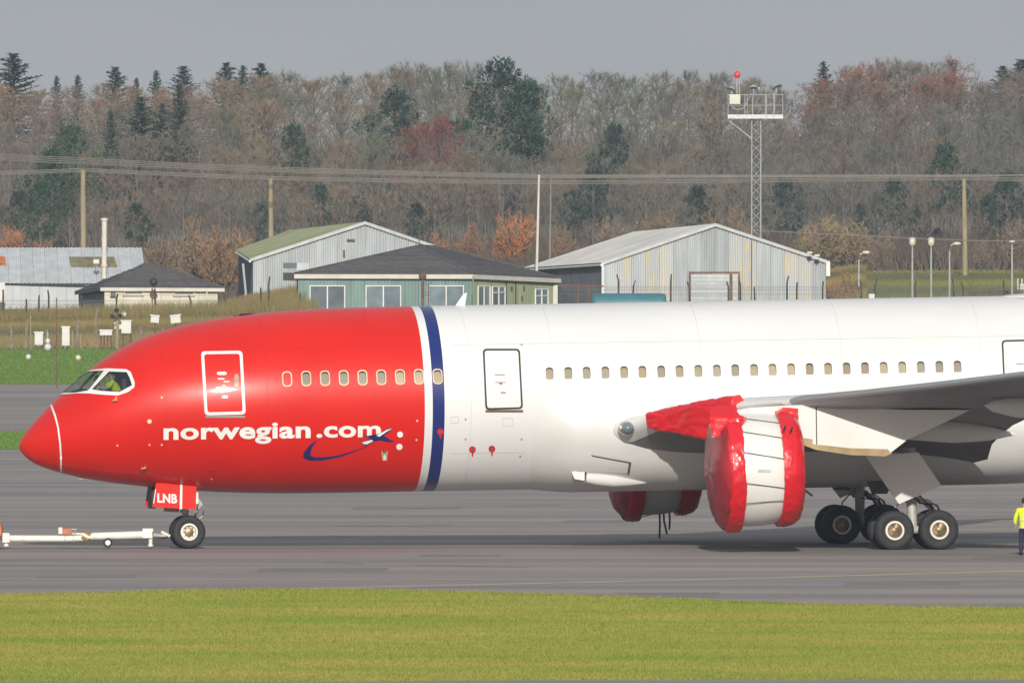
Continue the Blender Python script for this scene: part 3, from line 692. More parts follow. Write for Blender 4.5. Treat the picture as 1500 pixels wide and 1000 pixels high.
# wings
le_px = [(905, 625), (930, 614), (952, 607.5), (1000, 600), (1040, 595.5), (1080, 591.5), (1180, 582.5), (1300, 569.5), (1400, 557.5), (1500, 545)]
def lept(v):
    vv = min(v, 18.4); px = 905 + 39.0 * (vv - 3.3); p = Lp(px, interp(le_px, px) + 3, -vv)
    if v < 3.3: p = Lp(905, 628, -3.3) + Vector((-(3.3 - v) * .9, 0, -(3.3 - v) * .12)); p.y = -v
    if v > 18.4: d = v - 18.4; p = p + Vector((d * .70 + max(0, v - 26.5) * .7, -d, d * .118))
    return p
wsec = [(2.2, 12.6, .115, 2.6), (3.3, 12.0, .11, 2.8), (4.6, 11.0, .10, 2.8), (6.2, 9.9, .092, 2.6), (8, 8.7, .082, 2.3), (9.75, 7.7, .074, 2.0), (12, 6.8, .07, 1.6), (15, 5.9, .07, 1.1), (18.5, 4.9, .07, .6), (22.5, 3.8, .10, 0), (26.5, 2.6, .10, -.5), (28.6, 1.6, .1, -.8), (29.6, .7, .1, -1)]
def wing_pts(v, ch, tk, tw):
    le = lept(v); n = 22; xs = [(1 - math.cos(math.pi * i / n)) / 2 for i in range(n + 1)]; c, s = math.cos(math.radians(tw)), math.sin(math.radians(tw)); out = []
    def pt(x, up):
        y = 5 * tk * (.2969 * math.sqrt(x) - .126 * x - .3516 * x * x + .2843 * x ** 3 - .1036 * x ** 4); cam_ = .03 * (x ** 2) * (1 - x) * 4
        q = (y if up else -y) + cam_ - (.05 * x ** 3); q = q * ch; xx = x * ch
        return Vector((le.x + xx * c + q * s, le.y, le.z - xx * s + q * c))
    return [pt(x, True) for x in xs[::-1]] + [pt(x, False) for x in xs[1:-1]], n
for sy in (1, -1):
    allp = []
    for a in wsec:
        p, n = wing_pts(*a); allp.append([Vector((q.x, q.y * sy, q.z)) for q in p])
    P_ = len(allp[0]); mb = MB(); fs = []
    for i in range(len(allp) - 1):
        for k in range(P_): fs.append((i * P_ + k, i * P_ + (k + 1) % P_, (i + 1) * P_ + (k + 1) % P_, (i + 1) * P_ + k))
    fs += [tuple(range(P_)), tuple(range((len(allp) - 1) * P_, len(allp) * P_))]
    mb.add([q for p in allp for q in p], fs); wing = mb.build('wing', M['wing'], air, 50)
    # leading edge slats, split spanwise
    for a, b in ((0, 5), (5, 7), (7, 8), (8, 9), (9, 10), (10, 12)):
        mb = MB(); vs = []; K = list(range(n - 4, n + 4))
        for i in range(a, b + 1):
            cen = sum(allp[i], Vector()) / P_
            for k in K:
                q = allp[i][k]; vs.append(q + Vector((-.012, 0, .012 if k <= n else -.012)))
        q = len(K); mb.add(vs, [(i * q + k, i * q + k + 1, (i + 1) * q + k + 1, (i + 1) * q + k) for i in range(b - a) for k in range(q - 1)])
        mb.build('slat', M['slat'] if a else M['fairing'], wing, 50)
    # flap track fairings
    for v, L0 in ((7.2, 4.4), (12.8, 3.6), (17.5, 3.0)):
        le = lept(v); ch = interp([(a[0], a[1]) for a in wsec], v); tw = interp([(a[0], a[3]) for a in wsec], v)
        o = Vector((le.x + ch * .55, le.y * sy, le.z - ch * .055 - math.sin(math.radians(tw)) * ch * .6))
        k = MB().lathe([(0, .0), (.3, .16), (1.0, .27), (L0 * .55, .30), (L0 * .8, .2), (L0, .02)], (0, 0, 0), (1, 0, -.05), 14)
        k.v = [tuple(Vector((x, y * .7, z * 1.25)) + o) for x, y, z in k.v]; k.build('flap_track_fairing', M['fairing'], wing, 50)
    # landing light in the wing root
    if sy == 1:
        q = lept(3.5); MB().sphere(q + Vector((.10, -.05, -.05)), .46, 14, 0, (.62, 1, .52)).build('landing_light_lens', M['winglass'], wing, 60)
        MB().sphere(q + Vector((-.12, -.30, -.02)), .075, 8).build('landing_light', M['lampglass'], wing, 60)

# engines, pylons
ENG = {}
for sy in (1, -1):
    o = Lp(1058, 688, -9.75); o = Vector((o.x, o.y * sy, o.z)); ax = Vector((1, 0, .012)); ENG[sy] = (o, ax)
    c = MB().lathe([(.25, 1.42), (.06, 1.55), (0, 1.64), (.05, 1.72), (.2, 1.77), (.6, 1.80), (1.2, 1.79), (1.7, 1.73), (1.95, 1.62), (2.15, 1.45), (2.15, 1.3)], o, ax, 64)
    cw = c.build('engine_cowl', M['cowl'], air, 35)
    MB().lathe([(.3, 0), (.3, 1.45)], o, ax, 32).build('fan_face', M['dark'], cw); MB().lathe([(2.1, 0), (2.1, 1.4)], o, ax, 32).build('exhaust_plate', M['dark'], cw)
    if sy == 1:
        q = o + Vector((1.05, -1.79, -.02)); MB().box(q, (.42, .03, .10)).build('latch_panel', M['steel'], cw)
        for t in (.9, 1.35): pass
    near_ = [(1072, 602), (1100, 597), (1140, 594.5), (1180, 592.5), (1250, 597), (1330, 600), (1422, 600), (1387, 617), (1330, 643), (1303, 664), (1245, 661.5), (1195, 654), (1172, 645), (1120, 645), (1075, 640)]
    pts = [Lp(a, b, -10.02) for a, b in near_]; pts = [Vector((p.x, -9.46 * sy if sy == 1 else 9.46, p.z)) for p in pts]
    py_ = MB().prism([Vector((p.x, -10.02 * sy, p.z)) for p in pts], (0, .54 * sy, 0)).build('engine_pylon', M['cowl'], air)
    hs = [(1172, 640), (1190, 643), (1190, 650), (1245, 656), (1300, 657.5), (1306, 664), (1296, 668), (1245, 666), (1195, 658.5), (1172, 650)]
    MB().prism([Vector((p.x, -10.06 * sy, p.z)) for p in [Lp(a, b, -10.02) for a, b in hs]], (0, .62 * sy, 0)).build('heat_shield', M['shield'], py_)
    for a in (1196, 1255):
        q = Lp(a, 625, -10.03); MB().box((q.x, -10.03 * sy, q.z), (.03, .02, 1.25 if a < 1200 else .01)).build('panel_joint', M['seal'], py_)

# ---------------------------------------------------------------- landing gear
def wheel(c, R, wd, parent, rim_r, spoked, out):
    """tyre + rim; axle along y, `out` = side with the dished face"""
    c = Vector(c); h = wd / 2
    prof = [(-h * .72, rim_r * 1.0), (-h * .95, R * .66), (-h, R * .80), (-h * .86, R * .93), (-h * .55, R * .988), (0, R), (h * .55, R * .988), (h * .86, R * .93), (h, R * .80), (h * .95, R * .66), (h * .72, rim_r)]
    MB().lathe(prof, c, (0, 1, 0), 40).build('tyre', M['tyre'], parent, 50)
    s = out; k = MB()
    k.lathe([(s * h * .80, rim_r * 1.03), (s * h * .98, rim_r * .99), (s * h * .98, rim_r * .80), (s * h * .35, rim_r * .74), (s * h * .30, .02)], c, (0, 1, 0), 32)
    k.lathe([(-s * h * .7, rim_r), (-s * h * .5, .02)], c, (0, 1, 0), 24)
    rm = k.build('rim', M['rim'], parent, 40)
    k = MB()
    if spoked:
        for j in range(20):
            a = 2 * math.pi * j / 20; d = Vector((math.cos(a), 0, math.sin(a)))
            k.tube([c + d * rim_r * .30 + Vector((0, s * h * .72, 0)), c + d * rim_r * .80 + Vector((0, s * h * .62, 0))], [.022, .030], 5)
        k.lathe([(s * h * .4, rim_r * .34), (s * h * .86, rim_r * .30), (s * h * .95, rim_r * .12), (s * h * .95, .01)], c, (0, 1, 0), 16)
    else:
        k.lathe([(s * h * .4, rim_r * .55), (s * h * .75, rim_r * .50), (s * h * .9, rim_r * .2), (s * h * .9, .01)], c, (0, 1, 0), 16)
        for j in range(8):
            a = 2 * math.pi * j / 8; k.sphere(c + Vector((math.cos(a) * rim_r * .62, s * h * .42, math.sin(a) * rim_r * .62)), .022, 6)
    k.build('hub', M['brake'], parent, 40)
# nose gear
ng = MB(); wc = Vector((0, 0, .535))
t0 = Lp(268, 716, 0); t0.z += .2
ng.tube([wc + Vector((-.02, 0, .05)), wc + Vector((-.05, 0, .62)), Vector((t0.x, 0, t0.z))], [.09, .10, .14], 12)
ng.tube([wc + Vector((0, -.4, 0)), wc + Vector((0, .4, 0))], .07, 10)
ng.tube([Lp(281, 764, -.12), Lp(294, 738, -.1), Lp(288, 728, -.05)], [.07, .085, .07], 8); ng.tube([Lp(268, 752, -.15), Lp(272, 745, -.15)], [.12, .14], 10)
ng.tube([Lp(299, 742, .1), Lp(297, 755, .1), Lp(289, 762, .1)], .025, 6); ng.tube([Lp(240, 746, 0), Lp(262, 747, 0)], .06, 8)
NG = ng.build('nose_gear', M['strut'], air, 40)
for sy in (-1, 1): wheel(wc + Vector((0, .34 * sy, 0)), .535, .36, NG, .275, False, sy)
for yl in (-.85, .85):
    c = [(228.5, 707), (288, 709), (286.5, 746), (223.5, 742.5)]
    P_ = [Lp(a, b, -.85) for a, b in c]; P_ = [Vector((p.x, yl, p.z)) for p in P_]
    dr = MB().prism(P_, (0, .06, 0)).build('nose_gear_door', M['red'], air)
    if yl < 0:
        fn = lambda a, b: (lambda p: Vector((p.x, -.86, p.z)))(Lp(a, b, -.86))
        decal_faces('door_stripe', [[(264, 709), (267.3, 709), (266.6, 745.3), (263.3, 745)], [(227.5, 716), (228.6, 716), (225.6, 737), (224.4, 737)]], M['decal_white'], dr, fn=fn, step=20)
        decal_faces('lettering', text_faces('LNB', 230.5, 259.5, 735.5, 13.5, .05, 'L', .035), M['decal_white'], dr, fn=lambda a, b: (lambda p: Vector((p.x, -.864, p.z)))(Lp(a, b, -.86)), step=20)
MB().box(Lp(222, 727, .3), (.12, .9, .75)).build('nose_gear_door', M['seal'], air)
for a in (284.5,): MB().box(Lp(287, 729, -.6), (.12, .25, .36)).build('taxi_light_bracket', M['rim'], air)
# main gears
wf = Lp(1309, 776.5, -5.5); wr = Lp(1374.3, 775.4, -5.5); RW = .638
pw = (wf + wr) / 2
for sy in (1, -1):
    dz = 0.
    y0 = -4.9 * sy; g = MB()
    piv = Vector((pw.x, y0, pw.z))
    g.tube([Vector((wf.x - .1, y0, wf.z)), Vector((wr.x + .1, y0, wr.z))], .13, 10)
    for q in (wf, wr): g.tube([Vector((q.x, y0 - .8, q.z)), Vector((q.x, y0 + .8, q.z))], .10, 10)
    topz = pw.z + 2.6
    g.tube([piv, piv + Vector((0, .1 * sy, .75)), piv + Vector((-.05, .25 * sy, 2.6))], [.15, .16, .23], 14)
    g.tube([piv + Vector((.15, 0, .2)), piv + Vector((.62, 0, .62)), piv + Vector((.2, .1 * sy, 1.05))], [.06, .08, .06], 8)
    g.tube([piv + Vector((-.15, 0, .9)), piv + Vector((-1.3, .8 * sy, 2.5))], [.08, .10], 8)
    for j, (dx, dy) in enumerate([(.25, -.12), (.32, .1), (-.22, -.1)]):
        g.tube([piv + Vector((dx * .5, dy, 1.0)), piv + Vector((dx * 1.6, dy, .95)), piv + Vector((dx * 2.6, dy, .72)), piv + Vector((dx * 3, dy, .35))], .028, 6)
    Gm = g.build('main_gear', M['strut'], air, 40)
    h = MB()
    for j in range(5):
        a = RNG.uniform(-.25, .25); h.tube([piv + Vector((a, -.2, 1.1)), piv + Vector((a + .2, -.25, .85)), piv + Vector((a + .55, -.22, .78)), piv + Vector((a + .7, -.2, .5))], .022, 6)
    h.build('brake_hose', M['cable'], Gm)
    for q in (wf, wr):
        for s2 in (-1, 1): wheel((q.x, y0 + .62 * s2, q.z), RW, .50, Gm, .305, True, s2)
    # strut door
    c = [(1268, 668), (1345, 662), (1381, 711), (1319, 738)]
    P_ = [Lp(a, b, -5.75) for a, b in c]
    P_ = [Vector((p.x, (-5.75 + (0, .0, .25, .25)[i]) * sy, p.z)) for i, p in enumerate(P_)]
    MB().prism(P_, (0, .08 * sy, 0)).build('main_gear_door', M['cowl'], air)
    c = [(1232, 705), (1272, 705), (1262, 724), (1240, 724)]
    P_ = [Lp(a, b, -4.0) for a, b in c]; MB().prism([Vector((p.x + .9, -3.6 * sy, p.z)) for p in P_], (0, .06 * sy, 0)).build('wheel_well_door', M['bay'], air)
# ---------------------------------------------------------------- red vinyl engine covers (things of their own, lashed to the engines)
from mathutils import noise as mnoise
def nz3(p, s): return mnoise.noise(Vector(p) * s)
def crumple(me, amp, s, seed):
    for v in me.vertices:
        n = v.normal; p = v.co + Vector((seed, 0, 0))
        rg = 1 - abs(nz3((p.x * .7, p.y, p.z), s * 1.6)) * 2.2; rg2 = 1 - abs(nz3((p.x + p.z, p.y, p.z - p.x), s * 2.6)) * 2.2
        f = nz3(p, s * .7) * .7 + max(0, rg) ** 3 * .8 + max(0, rg2) ** 4 * .5
        v.co = v.co + n * amp * f
def cover(name, label, cat, base, group=None):
    t = thing(name, label, cat, MA @ base, group); t.rotation_euler = air.rotation_euler; return t
def attach(me, name, parent, base, smooth=60):
    me.transform(Matrix.Translation(-base)); me.polygons.foreach_set('use_smooth', [True] * len(me.polygons)); me.set_sharp_from_angle(angle=math.radians(smooth))
    me.update(); return link(name, me, parent)
for sy in (1, -1):
    o, ax = ENG[sy]; base = o + Vector((0, 0, -1.8)); sd_ = 3.1 * sy
    if sy == 1: lab = 'red vinyl cover over the near engine intake, its flap wrapping the wing edge'
    else: lab = 'dark red cover over the far engine intake, hanging below the belly in shade'
    t = cover('intake_cover', lab, 'engine cover', base, 'engine covers')
    k = MB().lathe([(-.42, .0), (-.42, .4), (-.40, .9), (-.33, 1.3), (-.22, 1.6), (-.08, 1.78), (.0, 1.84)], o, ax, 72).mesh('front_panel', M['vinyl_shade'])
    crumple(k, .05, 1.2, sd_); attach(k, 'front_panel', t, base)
    pr = [(-.06, 1.80), (-.03, 1.83), (.0, 1.85), (.03, 1.864)] + [(.06 + .024 * q, 1.875 + .01 * math.sin(q / 15 * math.pi)) for q in range(16)] + [(.43, 1.86), (.43, 1.80)]
    k = MB().lathe(pr, o, ax, 170).mesh('sleeve', M['vinyl'])
    for v in k.vertices:
        d = v.co - o; dn = max(0, -d.z / 1.88); v.co += Vector((.05 * dn, 0, -.09 * dn * dn))
    crumple(k, .035, 1.5, sd_ + 7); attach(k, 'sleeve', t, base)
    e0 = o + Vector((.40, 0, 0)); e1 = o + Vector((1.74, 0, 0))
    for a in ((62, 41, 18, -12, -34) if sy == 1 else ()):
        a0 = math.radians(a); a1 = math.radians(a - 7 if a > -20 else a + 1); m_ = []
        for j in range(7):
            q = j / 6; aa = a0 + (a1 - a0) * q; rr = lerp(1.86, 1.77, q) + .012 - .0 * q; m_.append(lerp(e0, e1, q) + Vector((0, -rr * math.cos(aa), rr * math.sin(aa))))
        attach(MB().tube(m_, .0115, 5).mesh('lashing', M['cable']), 'lashing', t, base)
    # flap wrapping the leading edge inboard of the engine
    vs = []; NV = 40; fs = []
    for i in range(NV + 1):
        v = lerp(4.55, 7.75, i / NV); le = lept(v); ch = interp([(a[0], a[1]) for a in wsec], v); th_ = .46 + 1.0 * (i / NV)
        dep = lerp(.5, 1.25, i / NV); row = []
        for j in range(41):
            q = j / 40; ang = lerp(-100, 78, q); rr = Vector((-math.cos(math.radians(ang)) * .16, 0, math.sin(math.radians(ang)) * th_ * (.22 if ang > 0 else 1.0)))
            if abs(ang) > 60: rr.x += (abs(ang) - 60) / 35 * dep * (.9 if ang < 0 else .25)
            p = le + rr + Vector((0, 0, .04)); row.append(Vector((p.x, p.y * sy, p.z)))
        vs += row
    for i in range(NV):
        for j in range(40): fs.append((i * 41 + j, i * 41 + j + 1, (i + 1) * 41 + j + 1, (i + 1) * 41 + j))
    fs.append(tuple(range(41))); fs.append(tuple(range(NV * 41, NV * 41 + 41)))
    k = MB().add(vs, fs).mesh('wing_flap', M['vinyl']); crumple(k, .05, 1.7, sd_ + 3); attach(k, 'wing_flap', t, base)
    # upper strip joining sleeve and flap over the engine top
    if sy == 1:
        pl = [(1040, 594.5), (1062, 593.3), (1078, 592.8), (1080, 600), (1083, 607), (1094, 611.5), (1093, 613.5), (1082, 613), (1083, 630), (1064, 633), (1050, 640), (1043, 640), (1040, 620)]
        bm = bmesh.new(); bm.faces.new([bm.verts.new((a, b, 0)) for a, b in pl]); bmesh.ops.triangulate(bm, faces=bm.faces)
        bmesh.ops.subdivide_edges(bm, edges=bm.edges[:], cuts=6, use_grid_fill=True)
        for v in bm.verts: v.co = Lp(v.co.x, v.co.y, -9.75 - 1.15 + .55 * max(0, (612 - v.co.y) / 20))
        k = bpy.data.meshes.new('top_flap'); bmesh.ops.recalc_face_normals(bm, faces=bm.faces); bm.to_mesh(k); bm.free(); k.materials.append(M['vinyl']); crumple(k, .04, 2.5, 5)
        attach(k, 'top_flap', t, base)
    # exhaust cover
    lab = 'red vinyl cover over the near engine exhaust, with a tab up over the pylon' if sy == 1 else 'dark cover over the far engine exhaust, in shade below the belly'
    base2 = o + Vector((2.0, 0, -1.75)); t2 = cover('exhaust_cover', lab, 'engine cover', base2, 'engine covers')
    _e = pchip([1.70, 1.8, 1.9, 2.05, 2.2, 2.30, 2.37, 2.41], [1.82, 1.83, 1.83, 1.81, 1.76, 1.68, 1.58, 1.42])
    pr = [(1.70, 1.75)] + [(1.70 + .71 * q / 22, _e(1.70 + .71 * q / 22)) for q in range(23)] + [(2.43, 1.2), (2.44, .8), (2.44, 0)]
    k = MB().lathe(pr, o, ax, 170).mesh('sleeve', M['vinyl'])
    crumple(k, .035, 1.5, sd_ + 17); attach(k, 'sleeve', t2, base2)
    if sy == 1:
        pl = [(1141, 596), (1158, 597), (1169, 598), (1170, 612), (1168, 648), (1146, 640), (1139, 620)]
        bm = bmesh.new(); bm.faces.new([bm.verts.new((a, b, 0)) for a, b in pl]); bmesh.ops.triangulate(bm, faces=bm.faces); bmesh.ops.subdivide_edges(bm, edges=bm.edges[:], cuts=3, use_grid_fill=True)
        for v in bm.verts: v.co = Lp(v.co.x, v.co.y, -10.12 - .75 * sstep(605, 640, v.co.y))
        k = bpy.data.meshes.new('pylon_tab'); bmesh.ops.recalc_face_normals(bm, faces=bm.faces); bm.to_mesh(k); bm.free(); k.materials.append(M['vinyl']); crumple(k, .04, 2.5, 9)
        tb = attach(k, 'pylon_tab', t2, base2)
        k = MB()
        for a, b in ((1149, 627), (1159, 629)): k.tube([Lp(a + 1.5, b - 3.5, -11.25), Lp(a - 1.5, b + 3.5, -11.35)], .03, 5)
        attach(k.mesh('slot', M['cable']), 'slot', t2, base2)
        k = MB().tube([Lp(1173, 712, -9.9), Lp(1180, 718, -9.9), Lp(1190, 726, -9.9)], .035, 6); k.tube([Lp(1172, 716, -9.9), Lp(1180, 722, -9.9)], .03, 6)
        attach(k.mesh('strap_end', M['cable']), 'strap_end', t2, base2)
    else:
        k = MB()
        for a, y0_, y1_ in ((966, 745, 788), (980.5, 746, 775), (972, 742, 782)): k.tube([Lp(a, y0_, 9.7), Lp(a + .6, (y0_ + y1_) / 2, 9.7), Lp(a + (5 if a == 972 else 0), y1_, 9.7)], .035, 6)
        k.tube([Lp(928, 760, 9.7), Lp(966, 750, 9.7)], .015, 5)
        attach(k.mesh('loose_strap', M['cable']), 'loose_strap', t2, base2)

# ================================================================ BUILDINGS BEHIND
def ribbed(name, bot, topf, length, m, parent, pitch=.25, depth=.075, sheet_w=1.0, mats=None, outward=Vector((0, -1, 0))):
    """cladding sheets side by side between the lines bot(t) and topf(t), each its own mesh with trapezoid ribs"""
    n = max(1, round(length / sheet_w)); per = max(1, round(sheet_w / pitch))
    for i in range(n):
        vs = []; fs = []; k = 0
        for j in range(per):
            for q, dd in ((0, 0), (.35, 0), (.5, 1), (.85, 1)):
                t = (i + (j + q) / per) / n; t = min(1, t + (.0 if not (i == n - 1 and j == per - 1 and q > .8) else .0))
                vs += [bot(t) + outward * depth * dd, topf(t) + outward * depth * dd]
        t = (i + 1) / n - .0008; vs += [bot(t), topf(t)]
        fs = [(2 * a, 2 * a + 2, 2 * a + 3, 2 * a + 1) for a in range(len(vs) // 2 - 1)]
        mm = mats(i, n) if mats else m
        MB().add(vs, fs).build(name, mm, parent, fix=False)
def seg(a, b): return lambda t: lerp(a, b, t)
def poly3(pts): # piecewise linear over normalised param list [(t, Vector)]
    def f(t):
        for (t0, a), (t1, b) in zip(pts, pts[1:]):
            if t <= t1: return lerp(a, b, (t - t0) / (t1 - t0))
        return pts[-1][1]
    return f
def part(name, m, parent, mb, smooth=None): return mb.build(name, m, parent, smooth)
def rel(o): return lambda p: Vector(p)
UP = Vector((0, 0, 1))
def window(parent, c, ux, w_, h_, cols, bars=None, fm='upvc', name='window', depth=.07):
    """framed window on a wall: c centre, ux unit vector along the wall; outward is ux x up"""
    n = ux.cross(UP); n = n if n.y < 0 else -n; f = .065; mb = MB()
    mt = Matrix((ux, -n, UP)).transposed()
    B = lambda x, z, ww, hh, d=depth: mb.box(c + ux * x + UP * z + n * d / 2, (ww, d, hh), 0, mt)
    B(0, h_ / 2 - f / 2, w_, f); B(0, -h_ / 2 + f / 2, w_, f); B(-w_ / 2 + f / 2, 0, f, h_ - 2 * f); B(w_ / 2 - f / 2, 0, f, h_ - 2 * f)
    for i in range(1, cols): B(-w_ / 2 + w_ * i / cols, 0, f * 1.2, h_ - 2 * f)
    if bars: B(0, h_ * bars, w_ - 2 * f, f)
    fr = mb.build(name, M[fm], parent)
    mb = MB(); B(0, -h_ / 2 - .03, w_ + .12, .05, depth + .08); mb.build('sill', M[fm], fr)
    for i in range(cols):
        q = c + ux * (-w_ / 2 + w_ * (i + .5) / cols) + n * .02
        vs = [q + ux * (sx * (w_ / cols / 2 - f * .5)) + UP * (sz * (h_ / 2 - f * .7)) for sx, sz in ((-1, -1), (1, -1), (1, 1), (-1, 1))]
        MB().add(vs, [(0, 1, 2, 3)]).build('pane', M['winglass'], fr)
    return fr
def tiled(name, quad, courses, m, parent, th=.05):
    """sloping roof plane laid in stepped courses; quad = eaveL, eaveR, topR, topL (top may be a point)"""
    eL, eR, tR, tL = quad; n = (eR - eL).cross(tL - eL).normalized(); n = n if n.z > 0 else -n
    for i in range(courses):
        a, b = i / courses, min(1, (i + 1.12) / courses)
        p = [lerp(eL, tL, a), lerp(eR, tR, a), lerp(eR, tR, b), lerp(eL, tL, b)]
        vs = [p[0] + n * th, p[1] + n * th, p[2], p[3], p[0], p[1]]
        MB().add(vs, [(0, 1, 2, 3), (4, 5, 1, 0)]).build('tile_course', m, parent, fix=False)

# --- right hand grey hangar
Y = 1575.; base = GX(1047, Y); hb = thing('hangar', 'grey ribbed metal hangar with tan bare streaks and a closed gable door', 'hangar', (0, 0, 0))
def gable_hangar(root, le, ap, re, far_le, far_ri, Y, dY, cl, roofm, sidem, mats=None, door=None):
    L0, A0, R0 = W(*le, Y), W(*ap, Y), W(*re, Y + 1.5)
    FL, FA = W(*far_le, Y + dY), W(*far_ri, Y + dY); FR = R0 + (FA - A0)
    gl, gr = Vector((L0.x, L0.y, 0)), Vector((R0.x, R0.y, 0)); ta = (A0.x - L0.x) / (R0.x - L0.x)
    ln_ = (R0 - L0).length
    ribbed('cladding_sheet', seg(gl, gr), poly3([(0, L0), (ta, A0), (1, R0)]), ln_, cl, root, mats=mats)
    s = W(*far_le, Y + dY); out = Vector((-1, 0, 0))
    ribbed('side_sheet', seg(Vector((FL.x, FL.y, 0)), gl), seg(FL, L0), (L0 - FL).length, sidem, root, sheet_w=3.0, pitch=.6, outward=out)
    ov = (L0 - A0).normalized() * .25; ov2 = (R0 - A0).normalized() * .25; fw = (L0 - FL).normalized() * .25
    nL = (A0 - L0).cross(FL - L0).normalized(); nL = nL if nL.z > 0 else -nL
    nR = (A0 - R0).cross(FR - R0).normalized(); nR = nR if nR.z > 0 else -nR
    up = UP * .05
    ribbed('roof_sheet', seg(L0 + ov + fw + up, FL + ov + up), seg(A0 + fw + up, FA + up), (L0 - FL).length, roofm, root, sheet_w=3.0, pitch=.6, depth=.04, outward=nL)
    ribbed('roof_sheet', seg(R0 + ov2 + fw + up, FR + ov2 + up), seg(A0 + fw + up, FA + up), (L0 - FL).length, roofm, root, sheet_w=3.0, pitch=.6, depth=.04, outward=nR)
    # verge trims, ridge cap, back and far walls
    d = Vector((0, -.06, 0))
    for a, b in ((L0 + ov, A0), (A0, R0 + ov2)): MB().prism([a + fw + UP * .10, b + fw + UP * .10, b + fw - UP * .14, a + fw - UP * .14], (0, .05, 0)).build('verge_trim', M['clad_pale'], root)
    MB().add([Vector((FL.x, FL.y, 0)), Vector((FR.x, FR.y, 0)), FR, FA, FL], [(0, 1, 2, 3, 4)]).build('rear_wall', M['clad'], root)
    MB().add([gr, Vector((FR.x, FR.y, 0)), FR, R0], [(0, 1, 2, 3)]).build('side_wall', M['clad'], root)
    MB().tube([L0 + ov + fw - UP * .1, FL + ov - UP * .1], .09, 6).build('gutter', M['upvc'], root)
    return L0, A0, R0, gl, gr
rs = {1: 1, 3: 1, 4: 1, 7: 0, 9: 1, 10: 1, 13: 1, 14: 1}
L0, A0, R0, gl, gr = gable_hangar(hb, (884.8, 384.5), (1047, 329), (1210, 383), (771.7, 392), (928, 341), Y, 26, M['clad'], M['roofgrey'], M['clad_dark_shade'], lambda i, n: M['cladrust'] if rs.get(i) else M['clad'])
q = W(883, 386, Y - .2); MB().tube([q, Vector((q.x, q.y, 0))], .10, 8).build('downpipe', M['upvc'], hb)
q = W(1209, 384, Y + 1); MB().box(q + Vector((.2, -.15, -.5)), (.28, .2, 1.0)).build('downpipe', M['upvc'], hb)
# roller door in a recess
dl, dr_ = W(1012, 401, Y - .1), W(1081, 401, Y - .1)
nsl = 9; z1 = dl.z
for i in range(nsl):
    a, b = z1 * i / nsl, z1 * (i + .94) / nsl
    MB().box(((dl.x + dr_.x) / 2, Y - .12, (a + b) / 2), (dr_.x - dl.x, .05, b - a)).build('door_slat', M['clad_pale'] if i % 3 else M['clad'], hb)
MB().box(((dl.x + dr_.x) / 2, Y - .2, z1 + .09), (dr_.x - dl.x + .3, .22, .12)).build('door_head', M['rust'], hb)
for xx in (dl.x - .08, dr_.x + .08): MB().box((xx, Y - .2, z1 / 2), (.14, .2, z1)).build('door_post', M['rust'], hb)
MB().box((dr_.x - .5, Y - .18, z1 / 2), (.22, .06, z1)).build('door_guide', M['rust'], hb)
q = W(1101, 350, Y - .1); MB().tube([q, Vector((q.x, q.y, 0))], .035, 6).build('cable_conduit', M['clad_dark_shade'], hb)
for px, py in ((1186, 370), (1197, 374)):
    q = W(px, py, Y); MB().box(q, (.35, .3, .16)).box(q - UP * .15, (.05, .05, .2)).build('floodlight', M['lampglass'], hb)
q = W(1192, 374, Y + 5); MB().tube([q, W(1191, 331, Y + 5)], .05, 6).build('flue', M['rust'], hb)
# lean-to frame at its left, open fence rail
k = thing('pipe_gantry', 'rusty pipe rail on posts between the green block and the grey hangar', 'railing', (0, 0, 0))
a, b = W(818, 418, 1540), W(884, 419, 1540); MB().tube([a, b], .06, 6).build('rail', M['rust'], k)
for px in (846, 862): q = W(px, 415, 1540); MB().tube([q, Vector((q.x, q.y, 0))], .08, 6).build('post', M['rust'], k)
# teal tank
tk = thing('storage_tank', 'long low teal storage tank on the ground before the grey hangar', 'tank', (0, 0, 0))
a, b = W(868, 450, 1530), W(976, 450, 1530); zc = W(868, 446, 1530).z; rr = W(868, 429.5, 1530).z - zc
MB().lathe([(0, .0), (0, rr * .8), (.12, rr * .95), (.3, rr), ((b - a).length - .3, rr), ((b - a).length - .12, rr * .95), ((b - a).length, rr * .8), ((b - a).length, 0)], (a.x, a.y, zc), (1, 0, 0), 24).build('tank_shell', M['tank'], tk, 40)
for t in (.2, .5, .8): MB().box((lerp(a.x, b.x, t), a.y, (zc - rr) / 2 + .2), (.4, rr, max(.2, zc - rr + .4))).build('saddle', M['concrete'], tk)
MB().tube([(a.x + (b - a).length - .1, a.y - .5, zc), (a.x + (b - a).length + .05, a.y - .5, zc + rr * .3)], .05, 6).build('filler_pipe', M['rust'], tk)

# --- left hand hangar with mossy roof
hg = thing('hangar', 'grey ribbed metal hangar with a mossy green roof left of the teal block', 'hangar', (0, 0, 0))
L1, A1, R1, gl1, gr1 = gable_hangar(hg, (371, 379), (534.7, 326), (640, 362), (350.5, 366), (424, 338.5), 1575, 30, M['clad'], M['mossroof'], M['clad_dark_shade'])
q = W(356, 386, 1576); MB().tube([q, Vector((q.x + .3, q.y, 0))], .09, 6).build('downpipe', M['clad_pale'], hg)
q = W(427, 389, 1573); MB().box(q, (1.2, .4, .4)).build('roof_hood', M['clad_dark_shade'], hg)
q = W(444, 390, 1572); MB().box(q, (.9, .4, .5)).build('air_unit', M['clad_pale'], hg)
q = W(514, 351, 1574.8); MB().box(q, (.6, .1, .1)).build('vent_slot', M['clad_dark_shade'], hg)

